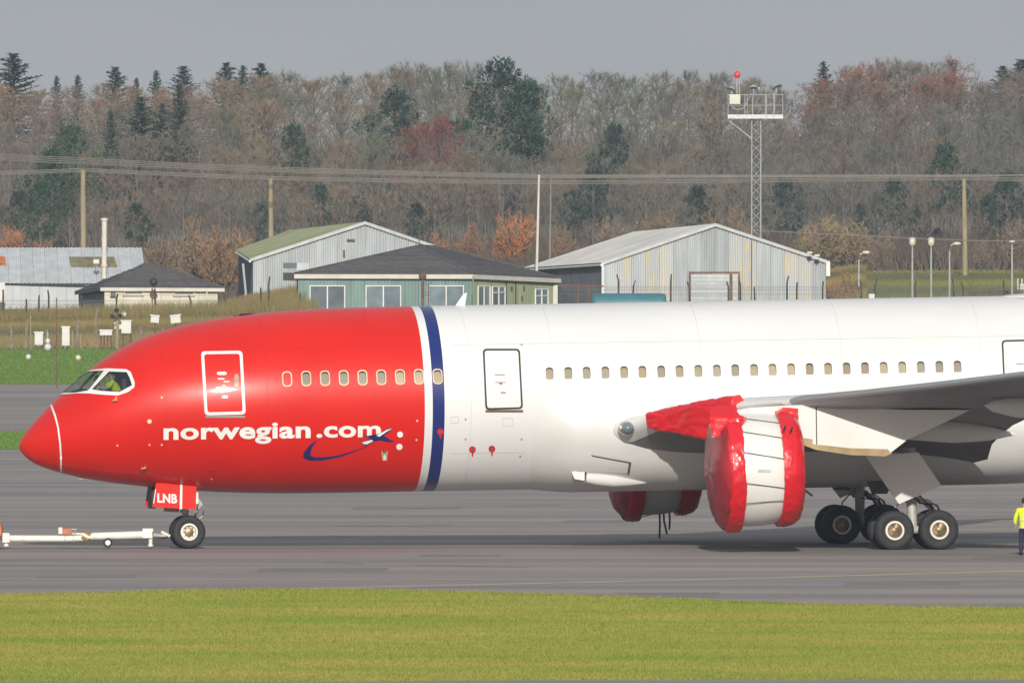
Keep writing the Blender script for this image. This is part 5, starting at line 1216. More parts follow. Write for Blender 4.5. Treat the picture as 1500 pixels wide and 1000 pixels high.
# ================================================================ VEGETATION
def tree_mesh(rng, H=15., R=.42, limbs=12, first=.2, twig_w=.045, twigs=16, sub=8, leaves=0, base=.22, shrub=False, droop=0.):
    """bare winter tree: trunk and limbs in one mesh, twigs in another; the limbs end on a rounded, lumpy crown"""
    T = MB(); tw_v = []; tw_f = []; lf_v = []; lf_f = []
    cz = H * (base + 1) / 2; rz = H * (1 - base) / 2; rx = H * R; lump = rng.uniform(0, 50)
    def rv(): return Vector((rng.uniform(-1, 1), rng.uniform(-1, 1), rng.uniform(-1, 1)))
    def reach(p, d):   # distance along d to the crown's outline
        a = (d.x / rx) ** 2 + (d.y / rx) ** 2 + (d.z / rz) ** 2; b = 2 * (p.x * d.x / rx ** 2 + p.y * d.y / rx ** 2 + (p.z - cz) * d.z / rz ** 2); c = (p.x / rx) ** 2 + (p.y / rx) ** 2 + ((p.z - cz) / rz) ** 2 - 1
        q = b * b - 4 * a * c
        if q <= 0: return H * .12
        t = (-b + math.sqrt(q)) / (2 * a); n = mnoise.noise(d * 1.6 + Vector((lump, 0, 0)))
        return max(H * .05, t * (1 + .28 * n))
    def twig(p, d, L):
        q = p + d * L + Vector((0, 0, L * .10))
        a = d.cross(rv()); a = a.normalized() * twig_w * rng.uniform(.35, .6) if a.length > 1e-6 else Vector((twig_w, 0, 0)); c = d.cross(a).normalized() * twig_w * .4
        o = len(tw_v); tw_v.extend([p - a, p + a, p + c, q]); tw_f.extend([(o, o + 1, o + 3), (o + 1, o + 2, o + 3), (o + 2, o, o + 3)])
        for _ in range(leaves):
            c_ = lerp(p, q, rng.uniform(.2, 1)) + rv() * .22; u = rv().normalized() * rng.uniform(.06, .13); v = u.cross(rv()).normalized() * u.length * .8; o2 = len(lf_v)
            lf_v.extend([c_ - u, c_ + v * .7, c_ + u, c_ - v * .7]); lf_f.append((o2, o2 + 1, o2 + 2, o2 + 3))
    def branch(p, d, L, r, lev):
        pts = [p]; dd = d.copy(); n = 3
        for i in range(n):
            dd = (dd + rv() * (.16 if lev == 1 else .22) + Vector((0, 0, .07))).normalized(); pts.append(pts[-1] + dd * L / n)
        T.tube(pts, [r, r * .72, r * .46, r * .2], 5 if lev == 1 else 3, cap=False)
        if lev >= 2:
            for i in range(twigs):
                t = rng.uniform(.1, 1); k = min(n - 1, int(t * n)); q = lerp(pts[k], pts[k + 1], t * n - k)
                e = (dd + rv() * .95 + Vector((0, 0, .30 - droop))).normalized(); twig(q, e, rng.uniform(.35, 1.0) * (H / 15) * 1.15)
            return
        for i in range(sub):
            t = .22 + .78 * (i + rng.random()) / sub; k = min(n - 1, int(t * n)); q = lerp(pts[k], pts[k + 1], t * n - k)
            e = (dd * .55 + rv() * .9 + Vector((0, 0, .25))).normalized(); branch(q, e, min(reach(q, e) * .95, H * .24) * rng.uniform(.6, 1), r * .42, 2)
    if not shrub:
        r0 = H * .014; pts = [Vector((0, 0, -.3))]; n = 6; top = H * .84
        for i in range(n): pts.append(Vector((rng.uniform(-.25, .25) * i / 3, rng.uniform(-.25, .25) * i / 3, top * (i + 1) / n)))
        T.tube(pts, [r0 * (1.15 - 1.0 * i / n) for i in range(n + 1)], 7, cap=False)
        for i in range(limbs):
            t = first + (1 - first) * (i + rng.random()) / limbs; t = min(.99, t); k = min(n - 1, int(t * n)); q = lerp(pts[k], pts[k + 1], t * n - k)
            az = i * 2.4 + rng.uniform(-.5, .5); up = lerp(.35, 2.4, t ** 1.6); e = Vector((math.cos(az), math.sin(az), up)).normalized()
            branch(q, e, reach(q, e) * rng.uniform(.80, .98), r0 * lerp(.5, .24, t), 1)
    else:
        for i in range(limbs):
            az = i * 2.4; e = Vector((math.cos(az) * rng.uniform(.1, .9), math.sin(az) * rng.uniform(.1, .9), 1)).normalized(); q = Vector((rng.uniform(-.4, .4), rng.uniform(-.4, .4), 0)); branch(q, e, max(1.5, reach(q, e) * rng.uniform(.75, .98)), .05, 1)
    tm = T.mesh('trunk', M['bark'], 60, fix=False)
    cm = bpy.data.meshes.new('crown'); cm.from_pydata([tuple(v) for v in tw_v], [], tw_f); cm.materials.append(M['twig'])
    lm = None
    if leaves: lm = bpy.data.meshes.new('leaves'); lm.from_pydata([tuple(v) for v in lf_v], [], lf_f); lm.materials.append(M['russet'])
    return tm, cm, lm
def conifer_mesh(rng, H=14., R=.2, whorls=64, per=4, narrow=1.):
    T = MB(); T.tube([(0, 0, 0), (0, 0, H * .6), (0, 0, H)], [H * .013, H * .008, .02], 6, cap=False); v = []; f = []
    for i in range(whorls):
        t = (i + .5) / whorls; z = H * (.10 + .89 * t) + rng.uniform(-.3, .3) * (1 - t); L0 = H * R * (1 - t) ** .8 * narrow + .28
        for k in range(per):
            a = k * 2 * math.pi / per + i * 1.1 + rng.uniform(-.3, .3); L = L0 * rng.uniform(.4, 1.45); d = Vector((math.cos(a), math.sin(a), lerp(-.25, .55, t) + rng.uniform(-.25, .35))).normalized(); p0 = Vector((0, 0, z + rng.uniform(-.4, .4) * (1 - t)))
            T.tube([p0, p0 + d * L], [.03, .01], 3, cap=False)
            for j in range(max(7, int(L * 13))):
                s = rng.uniform(.12, 1.0); c = p0 + d * L * s; e = (d * .6 + Vector((rng.uniform(-1, 1), rng.uniform(-1, 1), rng.uniform(-.6, .5)))).normalized(); l = rng.uniform(.22, .5); w_ = e.cross(Vector((rng.uniform(-1, 1), rng.uniform(-1, 1), 1))).normalized() * .085; o = len(v)
                v.extend([c - w_, c + w_, c + e * l]); f.append((o, o + 1, o + 2))
    cm = bpy.data.meshes.new('crown'); cm.from_pydata([tuple(x) for x in v], [], f); cm.materials.append(M['needle'])
    return T.mesh('trunk', M['bark'], 60, fix=False), cm, None
def pine_mesh(rng, H=14., W_=4.5, clumps=26, first=.45):
    T = MB(); v = []; f = []; T.tube([(0, 0, 0), (.2, 0, H * .5), (.1, .1, H * .92)], [H * .017, H * .012, .06], 7, cap=False)
    for i in range(clumps):
        t = first + (1 - first) * (i + .5) / clumps; prof = math.sin(math.pi * min(1, (t - first) / (1 - first) * .8 + .22)); a = i * 2.4; rr = W_ * prof * rng.uniform(.35, 1.)
        c = Vector((math.cos(a) * rr, math.sin(a) * rr, H * t)); T.tube([(.1, 0, H * (t - .12)), c], [.08, .03], 4, cap=False); s = rng.uniform(.8, 1.5)
        for j in range(130):
            d = Vector((rng.gauss(0, 1), rng.gauss(0, 1), rng.gauss(0, .6))); d = d.normalized() * rng.uniform(.5, 1.) ** .5 * s; p = c + Vector((d.x, d.y, d.z * .65)); e = (d.normalized() + Vector((rng.uniform(-.7, .7), rng.uniform(-.7, .7), rng.uniform(-.2, .9)))).normalized(); w_ = e.cross(Vector((rng.uniform(-1, 1), rng.uniform(-1, 1), 1))).normalized() * .10; o = len(v)
            v.extend([p - w_, p + w_, p + e * rng.uniform(.25, .5)]); f.append((o, o + 1, o + 2))
    cm = bpy.data.meshes.new('crown'); cm.from_pydata([tuple(x) for x in v], [], f); cm.materials.append(M['needle'])
    return T.mesh('trunk', M['bark'], 60, fix=False), cm, None
tr = random.Random(5)
BARE = [tree_mesh(tr, 15, tr.uniform(.40, .50), tr.randint(15, 18), tr.uniform(.2, .34), twigs=19, base=tr.uniform(.12, .26)) for _ in range(8)]
TALL = [tree_mesh(tr, 15, .34, 18, .22, twigs=18, base=.15) for _ in range(3)]
BEECH = [tree_mesh(tr, 15, .48, 17, .18, sub=8, twigs=13, leaves=2, base=.12) for _ in range(3)]
SHRUB = [tree_mesh(tr, 5, .46, 22, shrub=True, sub=9, twigs=20, twig_w=.05, base=-.1) for _ in range(4)]
CON = [conifer_mesh(tr, 14, .2), conifer_mesh(tr, 14, .25, 60, 5)]
PINE = [pine_mesh(tr), pine_mesh(tr, 14, 5.2, 34, .35)]
def hill(Y): return 9.5 * sstep(1955, 2260, Y)
def plant(name, label, cat, proto, H0, px, ytop, Y, col=(1, 1, 1), group=None, wide=1., rng=tr):
    z = hill(Y); H = CH + (YH - ytop) * Y / F - z
    t = thing(name, label, cat, GX(px, Y, z), group); s = H / H0; t.scale = (s * wide, s * wide, s); t.rotation_euler = (0, 0, rng.uniform(0, 6.28))
    for me, nm in zip(proto, ('trunk', 'crown', 'leaves')):
        if me is None: continue
        o = link(nm, me, t); o.color = (*col, 1)
    return t
SKY = [(-300, 118), (0, 118), (100, 122), (180, 122), (300, 118), (400, 100), (450, 108), (520, 111), (560, 104), (610, 84), (700, 84), (760, 108), (820, 103), (900, 102), (960, 104), (1020, 97), (1110, 104), (1150, 134), (1190, 112), (1250, 92), (1330, 80), (1400, 88), (1440, 112), (1500, 100), (1800, 100)]
def tone(px, row):
    r = tr.random()
    if px < 330: c = [(1.5, 1.15, .92), (1.35, 1.12, .95), (1.25, 1.0, .9)][int(r * 3)] if row < 2 else [(1.15, 1.0, .9), (1., 1.0, .95), (1.05, .9, .8)][int(r * 3)]
    elif px < 560: c = [(1.15, 1.06, .85), (.85, 1.0, .86), (1.25, 1.05, .9)][int(r * 3)]
    elif px < 950: c = [(1.0, 1.06, .82), (.82, .98, .84), (1.15, 1.0, .85), (.86, .95, .95)][int(r * 4)]
    elif px < 1150: c = [(.98, .98, .95), (.85, .92, 1.0), (1.15, 1.1, .95)][int(r * 3)]
    else: c = [(1.3, .95, .85), (1.1, .95, .92), (1.0, .98, .95)][int(r * 3)] if row < 2 else [(.92, .97, .95), (.82, .92, 1.0), (1.1, .97, .88)][int(r * 3)]
    return c
GB = 'bare winter trees of the wood'; LB = 'bare leafless tree among the many alike in the wood behind the buildings'
hx_ = [-130 + 13 * i for i in range(21)]; hy_ = [1950 + 15 * i for i in range(48)]
mb = MB().add([(x, y, hill(y) + .02 * math.sin(x)) for y in hy_ for x in hx_], [(j * 21 + i, j * 21 + i + 1, (j + 1) * 21 + i + 1, (j + 1) * 21 + i) for j in range(47) for i in range(20)])
tag(mb.build('hill', M['ground'], None, 60), kind='structure')
rows = [(2245, 44, 0, 12), (2205, 48, 8, 24), (2160, 50, 24, 50), (2115, 54, 46, 84), (2070, 58, 74, 122), (2025, 62, 110, 160), (1985, 68, 150, 200)]
MARKS = [(130, 'the left wooden pole'), (340, 'the bungalow'), (440, 'the mossy hangar roof'), (640, 'the mossy hangar gable'), (800, 'the teal office block'), (930, 'the grey hangar roof'), (1080, 'the grey hangar gable'), (1210, 'the lattice mast'), (1320, 'the willow thicket'), (1430, 'the street lamps'), (1500, 'the right edge field')]
CNT = {}; ORD = ['first', 'second', 'third', 'fourth', 'fifth', 'sixth', 'seventh', 'eighth', 'ninth', 'tenth']
for ri, (Y, dx, a, b) in enumerate(rows):
    px = -260 + tr.uniform(0, dx)
    while px < 1760:
        yt = interp(SKY, px) + tr.uniform(a, b)
        pr = tr.choice(BARE if not (590 < px < 720 or 990 < px < 1120) or ri > 1 else TALL)
        if 1150 < px < 1430 and ri <= 2 and tr.random() < .75: pr = tr.choice(BEECH)
        lab = LB
        if ri in (0, 6) and 0 <= px <= 1500:
            lm_ = next(n_ for e_, n_ in MARKS if px <= e_); kk = (ri, lm_); CNT[kk] = CNT.get(kk, 0) + 1
            lab = f"{ORD[CNT[kk] - 1]} bare {'skyline' if ri == 0 else 'front'} tree from the left above {lm_}"
        plant('bare_tree', lab, 'tree', pr, 15, px, yt, Y + tr.uniform(-14, 14), tone(px, ri), GB, tr.uniform(.95, 1.25))
        px += dx * tr.uniform(.7, 1.3)
for px, yt, Y, wd, lab in [(20, 73, 2272, 1.5, 'large dark conifer at the left end of the skyline'), (83, 107, 2272, .8, 'small conifer tip second from the left on the skyline'), (114, 106, 2268, .9, 'small dark conifer just right of the second conifer tip'), (169, 93, 2268, 1.2, 'bushy dark conifer above the first wooden pole'), (200, 110, 2272, .8, 'small conifer beside the bushy one on the left skyline'), (229, 99, 2272, .9, 'slim conifer midway along the left skyline'), (269, 92, 2268, 1.2, 'broad conifer with bare tip left of the tall conifer pair'), (331, 87, 2268, 1.2, 'tall dark conifer leading the row of three on the skyline'), (356, 92, 2272, 1., 'slim conifer in the middle of the row of three'), (383, 88, 2272, 1.2, 'bushy conifer ending the row of three on the skyline'), (262, 126, 2128, .95, 'dark spruce set below the skyline at left'), (206, 142, 2122, 1.15, 'broad dark spruce set below the skyline, left of its neighbour'), (162, 162, 2110, .75, 'small dark spruce deep in the wood at left'), (238, 152, 2122, .9, 'dark spruce half hidden between two larger spruces'), (1206, 86, 2268, 1., 'lone spruce tip left of the russet beech crowns'), (1470, 92, 2268, 1.2, 'dark conifer left of the last one on the right skyline'), (1496, 82, 2272, 1.2, 'dark conifer at the right end of the skyline')]:
    plant('conifer', lab, 'conifer', CON[0 if wd < 1.15 else 1], 14, px, yt + (5 if Y > 2200 else 0), Y, (1, 1, 1), 'conifers in the wood', wd * 1.15)
for px, yt, Y, wd, k, col, lab in [(733, 94, 2085, 1.0, 1, (.8, 1, .9), 'big rounded dark pine rising over the middle of the wood'), (772, 122, 2088, .8, 0, (.8, 1, .9), 'smaller pine against the right flank of the big pine'), (103, 186, 2010, .9, 0, (1.5, 1.5, 1.1), 'lighter green pine high behind the first wooden pole'), (60, 268, 1970, .9, 1, (1.1, 1.2, 1.1), 'low spreading green pine left of the first wooden pole'), (75, 222, 1990, .9, 0, (.9, 1.1, 1.2), 'dark pine between the light pine and the low spreading one'), (430, 186, 2040, .7, 0, (.9, 1.0, 1.0), 'dark evergreen right of the second wooden pole'), (470, 272, 2004, .8, 0, (.8, 1., 1.), 'low dark evergreen behind the mossy hangar'), (580, 135, 2095, .9, 0, (.75, .9, .9), 'dark evergreen left of the pale tall trees'), (1150, 262, 2003, .9, 1, (.6, .8, 1.1), 'dark low evergreen right of the lattice mast'), (1345, 300, 2003, .8, 0, (.6, .8, 1.1), 'dark evergreen beyond the facing street lamps'), (1385, 215, 1990, .8, 0, (.8, 1., .9), 'evergreen deep in the wood left of the right pole'), (1310, 262, 1990, .8, 0, (.7, .9, 1.0), 'dim evergreen behind the willow scrub'), (1445, 290, 2003, .8, 1, (.7, .9, .9), 'low dark evergreen right of the right pole'), (900, 185, 2050, .7, 0, (.7, .85, 1), 'dim evergreen above the grey hangar ridge')]:
    plant('pine', lab, 'pine tree', PINE[k], 14, px, yt, Y, col, 'pines in the wood', wd)
for px, yt, Y, wd, lab in [(200, 300, 2002, 1., 'dark tree added as shade behind the white flue'), (28, 282, 2004, 1., 'dark evergreen added as shade low at the left edge of the wood'), (380, 300, 2003, .9, 'dark evergreen added as shade beside the second wooden pole'), (525, 290, 2004, 1.1, 'dark evergreen added as shade above the mossy hangar gable'), (610, 300, 2002, .9, 'dark evergreen added as shade behind the orange bush'), (835, 285, 2004, 1., 'dark evergreen added as shade right of the white flagpole'), (868, 250, 1985, .8, 'dark evergreen added as shade over the left half of the grey hangar roof'), (1022, 275, 2004, .9, 'dark evergreen added as shade straight above the grey hangar ridge'), (1262, 300, 2002, .9, 'dark evergreen added as shade behind the willow thicket'), (1372, 335, 2000, 1., 'low dark evergreen added as shade right behind the street lamps'), (1475, 255, 1975, .9, 'dark evergreen added as shade at the right edge below the wires')]:
    plant('pine', lab, 'pine tree', PINE[tr.randrange(2)], 14, px, yt, Y, (.55, .75, .95), 'pines in the wood', wd)  # dark blue-tinted trees added to stand for the shadows low in the wood
for px, yt, lab in [(610, 186, 'russet-crowned beech in the middle of the wood'), (645, 176, 'dark red beech in the middle of the wood')]:
    plant('beech', lab, 'tree', BEECH[0 if px < 630 else 1], 15, px, yt, 2035, (1.25, .8, .75) if px < 630 else (.95, .45, .6), 'russet beeches', .75)
GS = 'shrubs along the foot of the wood'
for px, yt, wd, col, lab in [(20, 325, 1.5, (2.6, 1.1, .6), 'rust brown thicket above the left shed roof'), (60, 345, 1.3, (1.9, .95, .6), 'low rust brown bush by the first wooden pole'), (-20, 318, 1.4, (1.9, 1.0, .7), 'rust brown bush at the left edge'), (285, 318, 1.5, (1.6, 1.15, .8), 'tall brown bush right of the bungalow roof'), (325, 322, 1.6, (1.8, 1.1, .7), 'orange brown bush left of the mossy hangar'), (235, 340, 1.4, (1.5, 1.1, .85), 'brown bush behind the bungalow ridge'), (185, 345, 1.3, (1.4, 1.1, .8), 'dull brown bush right of the white flue'), (350, 330, 1.3, (1.7, 1.05, .7), 'brown bush touching the mossy roof corner'), (640, 335, 1.3, (2.1, 1.05, .55), 'orange bush right of the mossy hangar gable'), (690, 325, 1.4, (1.8, 1.0, .6), 'rust bush behind the office block ridge'), (755, 298, 1.4, (2.5, 1.05, .42), 'bright orange bush left of the white flagpole'), (738, 330, 1.1, (2.4, 1.05, .45), 'smaller orange bush before the bright orange one'), (825, 330, 1.3, (1.7, 1.0, .7), 'brown bush behind the grey hangar eave'), (905, 308, 1.4, (1.5, 1.1, .8), 'tall brown bush over the grey hangar roof'), (965, 300, 1.4, (1.6, 1.15, .8), 'straw brown bush left of the grey hangar ridge'), (1055, 290, 1.4, (1.6, 1.15, .8), 'straw brown bush right of the grey hangar ridge'), (1085, 310, 1.2, (1.5, 1.0, .75), 'brown bush at the foot of the lattice mast'), (1205, 308, 1.7, (1.9, 1.45, .9), 'pale willow thicket right of the hangar, left half'), (1245, 315, 1.7, (1.9, 1.4, .9), 'pale willow thicket right of the hangar, right half'), (1180, 335, 1.3, (1.7, 1.35, .8), 'straw bush above the hangar right eave'), (1290, 335, 1.3, (1.5, 1.1, .85), 'brown bush between willow thicket and street lamps'), (1440, 345, 1.3, (1.4, 1.05, .85), 'brown bush right of the right wooden pole'), (1490, 320, 1.5, (1.5, 1.1, .85), 'tall brown bush at the right edge'), (1530, 330, 1.5, (1.4, 1.05, .85), 'brown bush just past the right edge'), (560, 330, 1.3, (1.4, 1.05, .8), 'dull bush behind the mossy hangar gable'), (455, 340, 1.2, (1.3, 1.05, .85), 'dull bush behind the mossy roof')]:
    Y = 1650 if 220 < px < 352 else 1940 if px < 900 or px > 1150 else 1930
    plant('shrub', lab, 'bush', SHRUB[tr.randrange(4)], 5, px, yt, Y + tr.uniform(-10, 10), (col[0] * .80, col[1] * .88, col[2] * .95), GS, wd * .62)
# scrub mass at the wood's foot and behind the buildings
def scrub(name, n, x0, x1, Y0, Y1, h, wd, m, seed, kind='stuff'):
    r = np.random.default_rng(seed); yy = r.uniform(Y0, Y1, n); px = r.uniform(x0, x1, n); t_ = np.clip((yy - 1955) / 305, 0, 1)
    return tag(blades(name, np.stack([(px - 750) * yy / F, yy, 9.5 * t_ * t_ * (3 - 2 * t_)], 1), h, wd, .5, M[m], seed), kind=kind)
scrub('undergrowth', 26000, -300, 1800, 1955, 2010, 2.6, .10, 'brownscrub', 21)
scrub('undergrowth', 16000, 180, 880, 1600, 1950, 1.6, .09, 'brownscrub', 31)
scrub('undergrowth', 3000, -160, 190, 1800, 1950, 1.6, .09, 'brownscrub', 32)
scrub('undergrowth', 30000, -300, 1800, 2010, 2260, 3.2, .16, 'bark', 22)
scrub('rough_grass', 26000, -120, 460, 1300, 1478, .95, .07, 'rough', 23)
scrub('rough_grass', 9000, -120, 460, 1440, 1486, 1.3, .06, 'rough', 24)
scrub('rough_grass', 7000, 330, 440, 1490, 1560, 1.5, .08, 'rough', 25)
scrub('rough_grass', 6000, 1195, 1265, 1600, 1900, .9, .09, 'rough', 26)
scrub('rough_grass', 9000, 1265, 1620, 1640, 1940, .3, .08, 'field_blade', 27)
scrub('rough_grass', 5000, 1195, 1620, 1570, 1600, .8, .06, 'rough', 28)
for i, (px, Y, yt) in enumerate([(365, 1480, 432), (390, 1478, 436), (345, 1484, 434), (1215, 1600, 405), (1240, 1605, 400)]):
    plant('shrub', ['low orange shrub before the mossy hangar wall', 'small orange shrub right of the other, by the hangar wall', 'brown shrub between bungalow and mossy hangar', 'straw shrub over the dark board fence, left', 'straw shrub over the dark board fence, right'][i], 'bush', SHRUB[i % 4], 5, px, yt, Y, (1.9, 1.25, .6), 'shrubs by the fences', 1.2)

# ================================================================ TOWBAR AND TUG
OT = G(2, 803); tb = thing('towbar', 'long white towbar with small wheels coupled to the nose wheel', 'towbar', GX(130, OT.y)); YB_ = 696.5; ob_ = Vector(tb.location)
def T_(px, py, dy=0.): return W(px, py, YB_ + dy) - ob_
MB().tube([T_(5, 788.2), T_(94, 788.4)], .105, 12).build('tube', M['barwhite'], tb, 40)
MB().tube([T_(94, 788.6), T_(122, 787.6)], .098, 12).build('joint_sleeve', M['barwhite'], tb, 40)
MB().tube([T_(127, 786.2), T_(137, 785), T_(216, 782.6)], [.07, .12, .125], 12).build('tube', M['barwhite'], tb, 40)
for px in (94, 107): MB().tube([T_(px, 788.5), T_(px + 1.5, 788.5)], .125, 12).build('clamp', M['strut'], tb)
q = T_(96, 777.5); MB().box(q, (.40, .3, .17)).build('hydraulic_pump', M['orange'], tb); MB().box(q + Vector((-.16, 0, .02)), (.12, .32, .2)).build('pump_end', M['barwhite'], tb); MB().tube([q + Vector((.1, -.1, .06)), q + Vector((.36, -.1, .06)), q + Vector((.3, -.1, -.05))], .03, 6).build('pump_lever', M['strut'], tb)
MB().tube([T_(106, 781), T_(128, 781.5)], .03, 6).build('pump_hose', M['barwhite'], tb)
MB().lathe([(-.12, .1), (-.12, .16), (.1, .16), (.1, .1)], T_(126, 785.5), (1, 0, -.55), 12).build('shear_collar', M['gold'], tb, 40); MB().tube([T_(127, 779), T_(132, 790)], .04, 6).build('shear_pin', M['cable'], tb)
for dy in (-.28, .28):
    c = T_(158, 794.4, dy); MB().lathe([(-.05, .06), (-.06, .12), (-.04, .15), (.04, .15), (.06, .12), (.05, .06)], c, (0, 1, 0), 20).build('tyre', M['tyre'], tb, 40); MB().lathe([(-.065, 0), (-.06, .085), (.06, .085), (.065, 0)], c, (0, 1, 0), 14).build('rim', M['rim'], tb, 40)
MB().tube([T_(158, 794.4, -.28), T_(158, 794.4, .28)], .03, 6).tube([T_(158, 794.4), T_(160, 785)], .04, 6).build('axle', M['strut'], tb)
for px, top in ((9, 786), (220.5, 781)):
    MB().tube([T_(px, top), T_(px, 797)], [.075, .06], 8).build('parking_leg', M['barwhite'], tb); MB().tube([T_(px, 797), T_(px, 799.5)], .085, 8).build('leg_foot', M['barwhite'], tb)
MB().box(T_(216, 780.5), (.3, .28, .30)).box(T_(220, 776), (.18, .2, .1)).build('head_block', M['barwhite'], tb); MB().box(T_(9, 787), (.22, .26, .3)).build('tow_eye_block', M['barwhite'], tb)
MB().tube([T_(225, 783), T_(237, 784.5), T_(248, 783.5)], [.07, .05, .05], 8).build('coupling_arm', M['strut'], tb)
MB().tube([T_(236, 778.5), T_(249, 785)], .05, 8).build('coupling_jaw', M['barwhite'], tb); MB().tube([T_(232, 787), T_(240, 788), T_(249, 784)], .025, 6).build('coupling_jaw', M['cable'], tb)
tg = thing('tow_tractor', 'orange rear bumper of a tow tractor at the left edge', 'tow tractor', GX(-90, YB_)); og = Vector(tg.location)
def U_(px, z, dy=0.): return Vector(((px - 750) * YB_ / F, YB_ + dy, z)) - og
def hull(name, pts, dy, m): MB().prism([U_(a, b, -dy) for a, b in pts], (0, 2 * dy, 0)).build(name, m, tg)
hull('chassis', [(-190, .35), (-6, .35), (-6, .95), (-20, 1.05), (-95, 1.05), (-185, 1.0), (-192, .8)], 1.15, M['tugwhite'])
hull('cab', [(-92, 1.07), (-40, 1.07), (-46, 1.95), (-86, 1.95)], .8, M['tugwhite'])
hull('cab_glazing', [(-88, 1.3), (-45.5, 1.3), (-48, 1.85), (-85, 1.85)], .83, M['winglass'])
hull('bumper', [(-6, .4), (2.5, .45), (3.2, .62), (2, .82), (-6, .85)], .9, M['orange'])
MB().tube([U_(1, .36, 0), U_(4.5, .36, 0)], .07, 8).build('tow_hitch', M['strut'], tg)
for px in (-160, -40):
    for dy in (-1.0, 1.0):
        c = U_(px, .46, dy); MB().lathe([(-.14, .26), (-.15, .38), (-.1, .46), (.1, .46), (.15, .38), (.14, .26)], c, (0, 1, 0), 24).build('tyre', M['tyre'], tg, 40); MB().lathe([(-.12, 0), (-.11, .26), (.11, .26), (.12, 0)], c, (0, 1, 0), 18).build('rim', M['rim'], tg, 40)

# ================================================================ PEOPLE
def skinned(name, joints, bones, m, parent, root=0, sub=2):
    me = bpy.data.meshes.new(name); me.from_pydata([j[0] for j in joints], bones, []); o = bpy.data.objects.new('tmp', me); COL.objects.link(o)
    o.modifiers.new('s', 'SKIN'); sb = o.modifiers.new('u', 'SUBSURF'); sb.levels = sub; sb.render_levels = sub
    for i, j in enumerate(joints):
        d = me.skin_vertices[0].data[i]; r_ = j[1]; d.radius = r_ if isinstance(r_, tuple) else (r_, r_); d.use_root = i == root
    dg = bpy.context.evaluated_depsgraph_get(); dg.update(); out = bpy.data.meshes.new_from_object(o.evaluated_get(dg)); bpy.data.objects.remove(o)
    out.materials.clear()
    for q in (m if isinstance(m, list) else [m]): out.materials.append(q)
    out.polygons.foreach_set('use_smooth', [True] * len(out.polygons)); out.name = name
    return link(name, out, parent)
def hand(J, Bn, wrist, i0, d, side):
    d = Vector(d).normalized(); s = Vector(side).normalized(); nrm = d.cross(s)
    J.append((wrist + d * .05, (.035, .018))); Bn.append((i0, len(J) - 1)); pm = len(J) - 1
    for k, L in enumerate((.068, .078, .072, .055)):
        b = wrist + d * .085 + s * (.028 - .019 * k); J.append((b, .0095)); Bn.append((pm, len(J) - 1)); J.append((b + d * L * .55 + nrm * .010, .0088)); Bn.append((len(J) - 2, len(J) - 1)); J.append((b + d * L * .9 + nrm * .032, .0075)); Bn.append((len(J) - 2, len(J) - 1))
    J.append((wrist + d * .045 + s * .045 + nrm * .01, .011)); Bn.append((pm, len(J) - 1)); J.append((wrist + d * .08 + s * .058 + nrm * .02, .009)); Bn.append((len(J) - 2, len(J) - 1))
def head_bits(t, c, face, hairm='hair', cap=False):
    f = Vector(face).normalized(); r_ = f.cross(UP).normalized()
    mb = MB(); mb.sphere(c + UP * .035 - f * .012, .108, 16, 0, (.98, .98, 1.0)); hr = mb.mesh('hair', M[hairm], 60)
    bm = bmesh.new(); bm.from_mesh(hr); bmesh.ops.delete(bm, geom=[v for v in bm.verts if (v.co - c).dot(f) > .045 and v.co.z < c.z + .07 or v.co.z < c.z - .085], context='VERTS'); bm.to_mesh(hr); bm.free(); link('hair', hr, t)
    for s in (-1, 1):
        MB().sphere(c + r_ * .088 * s - UP * .01, .03, 8, 0, (.45, .7, 1)).build('ear', M['face'], t, 60); MB().sphere(c + r_ * .033 * s + f * .088 + UP * .008, .011, 8).build('eye', M['seal'], t, 60)
    MB().sphere(c + f * .108 - UP * .018, .018, 8, 0, (.8, 1, 1.3)).build('nose', M['face'], t, 60); MB().box(c + f * .096 - UP * .058, (.045, .045, .008)).build('mouth', M['boot'], t)
# --- ground worker, seen from behind at the right edge
wp = G(1501, 813); wk = thing('person', 'person in yellow jacket and navy trousers standing behind the wheels, back turned', 'person', wp); wk.rotation_euler = (0, 0, math.radians(-8))
V = Vector
J = [(V((0, 0, .94)), (.135, .10)), (V((0, 0, 1.14)), (.13, .095)), (V((0, 0, 1.36)), (.155, .10)), (V((0, .0, 1.49)), .058), (V((0, .015, 1.56)), .056), (V((0, .03, 1.64)), (.082, .095)), (V((0, .025, 1.735)), (.075, .09))]
B_ = [(0, 1), (1, 2), (2, 3), (3, 4), (4, 5), (5, 6)]
for s in (-1, 1):
    k = len(J); J += [(V((s * .185, 0, 1.42)), .062), (V((s * .265, .01, 1.15)), .047), (V((s * .285, .07, .93)), .033)]; B_ += [(2, k), (k, k + 1), (k + 1, k + 2)]; hand(J, B_, J[k + 2][0], k + 2, (0, .15, -1), (0, 1, .1))
    k = len(J); J += [(V((s * .095, 0, .86)), .09), (V((s * .105, .03, .49)), .058), (V((s * .11, -.01 + .05 * s, .10)), .042), (V((s * .12, .14 + .05 * s, .035)), .034)]; B_ += [(0, k), (k, k + 1), (k + 1, k + 2), (k + 2, k + 3)]
skinned('body', J, B_, M['face'], wk)
JJ = [(V((0, 0, .80)), (.185, .14)), (V((0, 0, .95)), (.18, .135)), (V((0, 0, 1.18)), (.175, .13)), (V((0, 0, 1.37)), (.19, .125)), (V((0, -.005, 1.50)), (.085, .075))]; BB_ = [(0, 1), (1, 2), (2, 3), (3, 4)]
for s in (-1, 1): k = len(JJ); JJ += [(V((s * .205, 0, 1.42)), .088), (V((s * .295, .01, 1.15)), .073), (V((s * .305, .06, .97)), .058)]; BB_ += [(3, k), (k, k + 1), (k + 1, k + 2)]
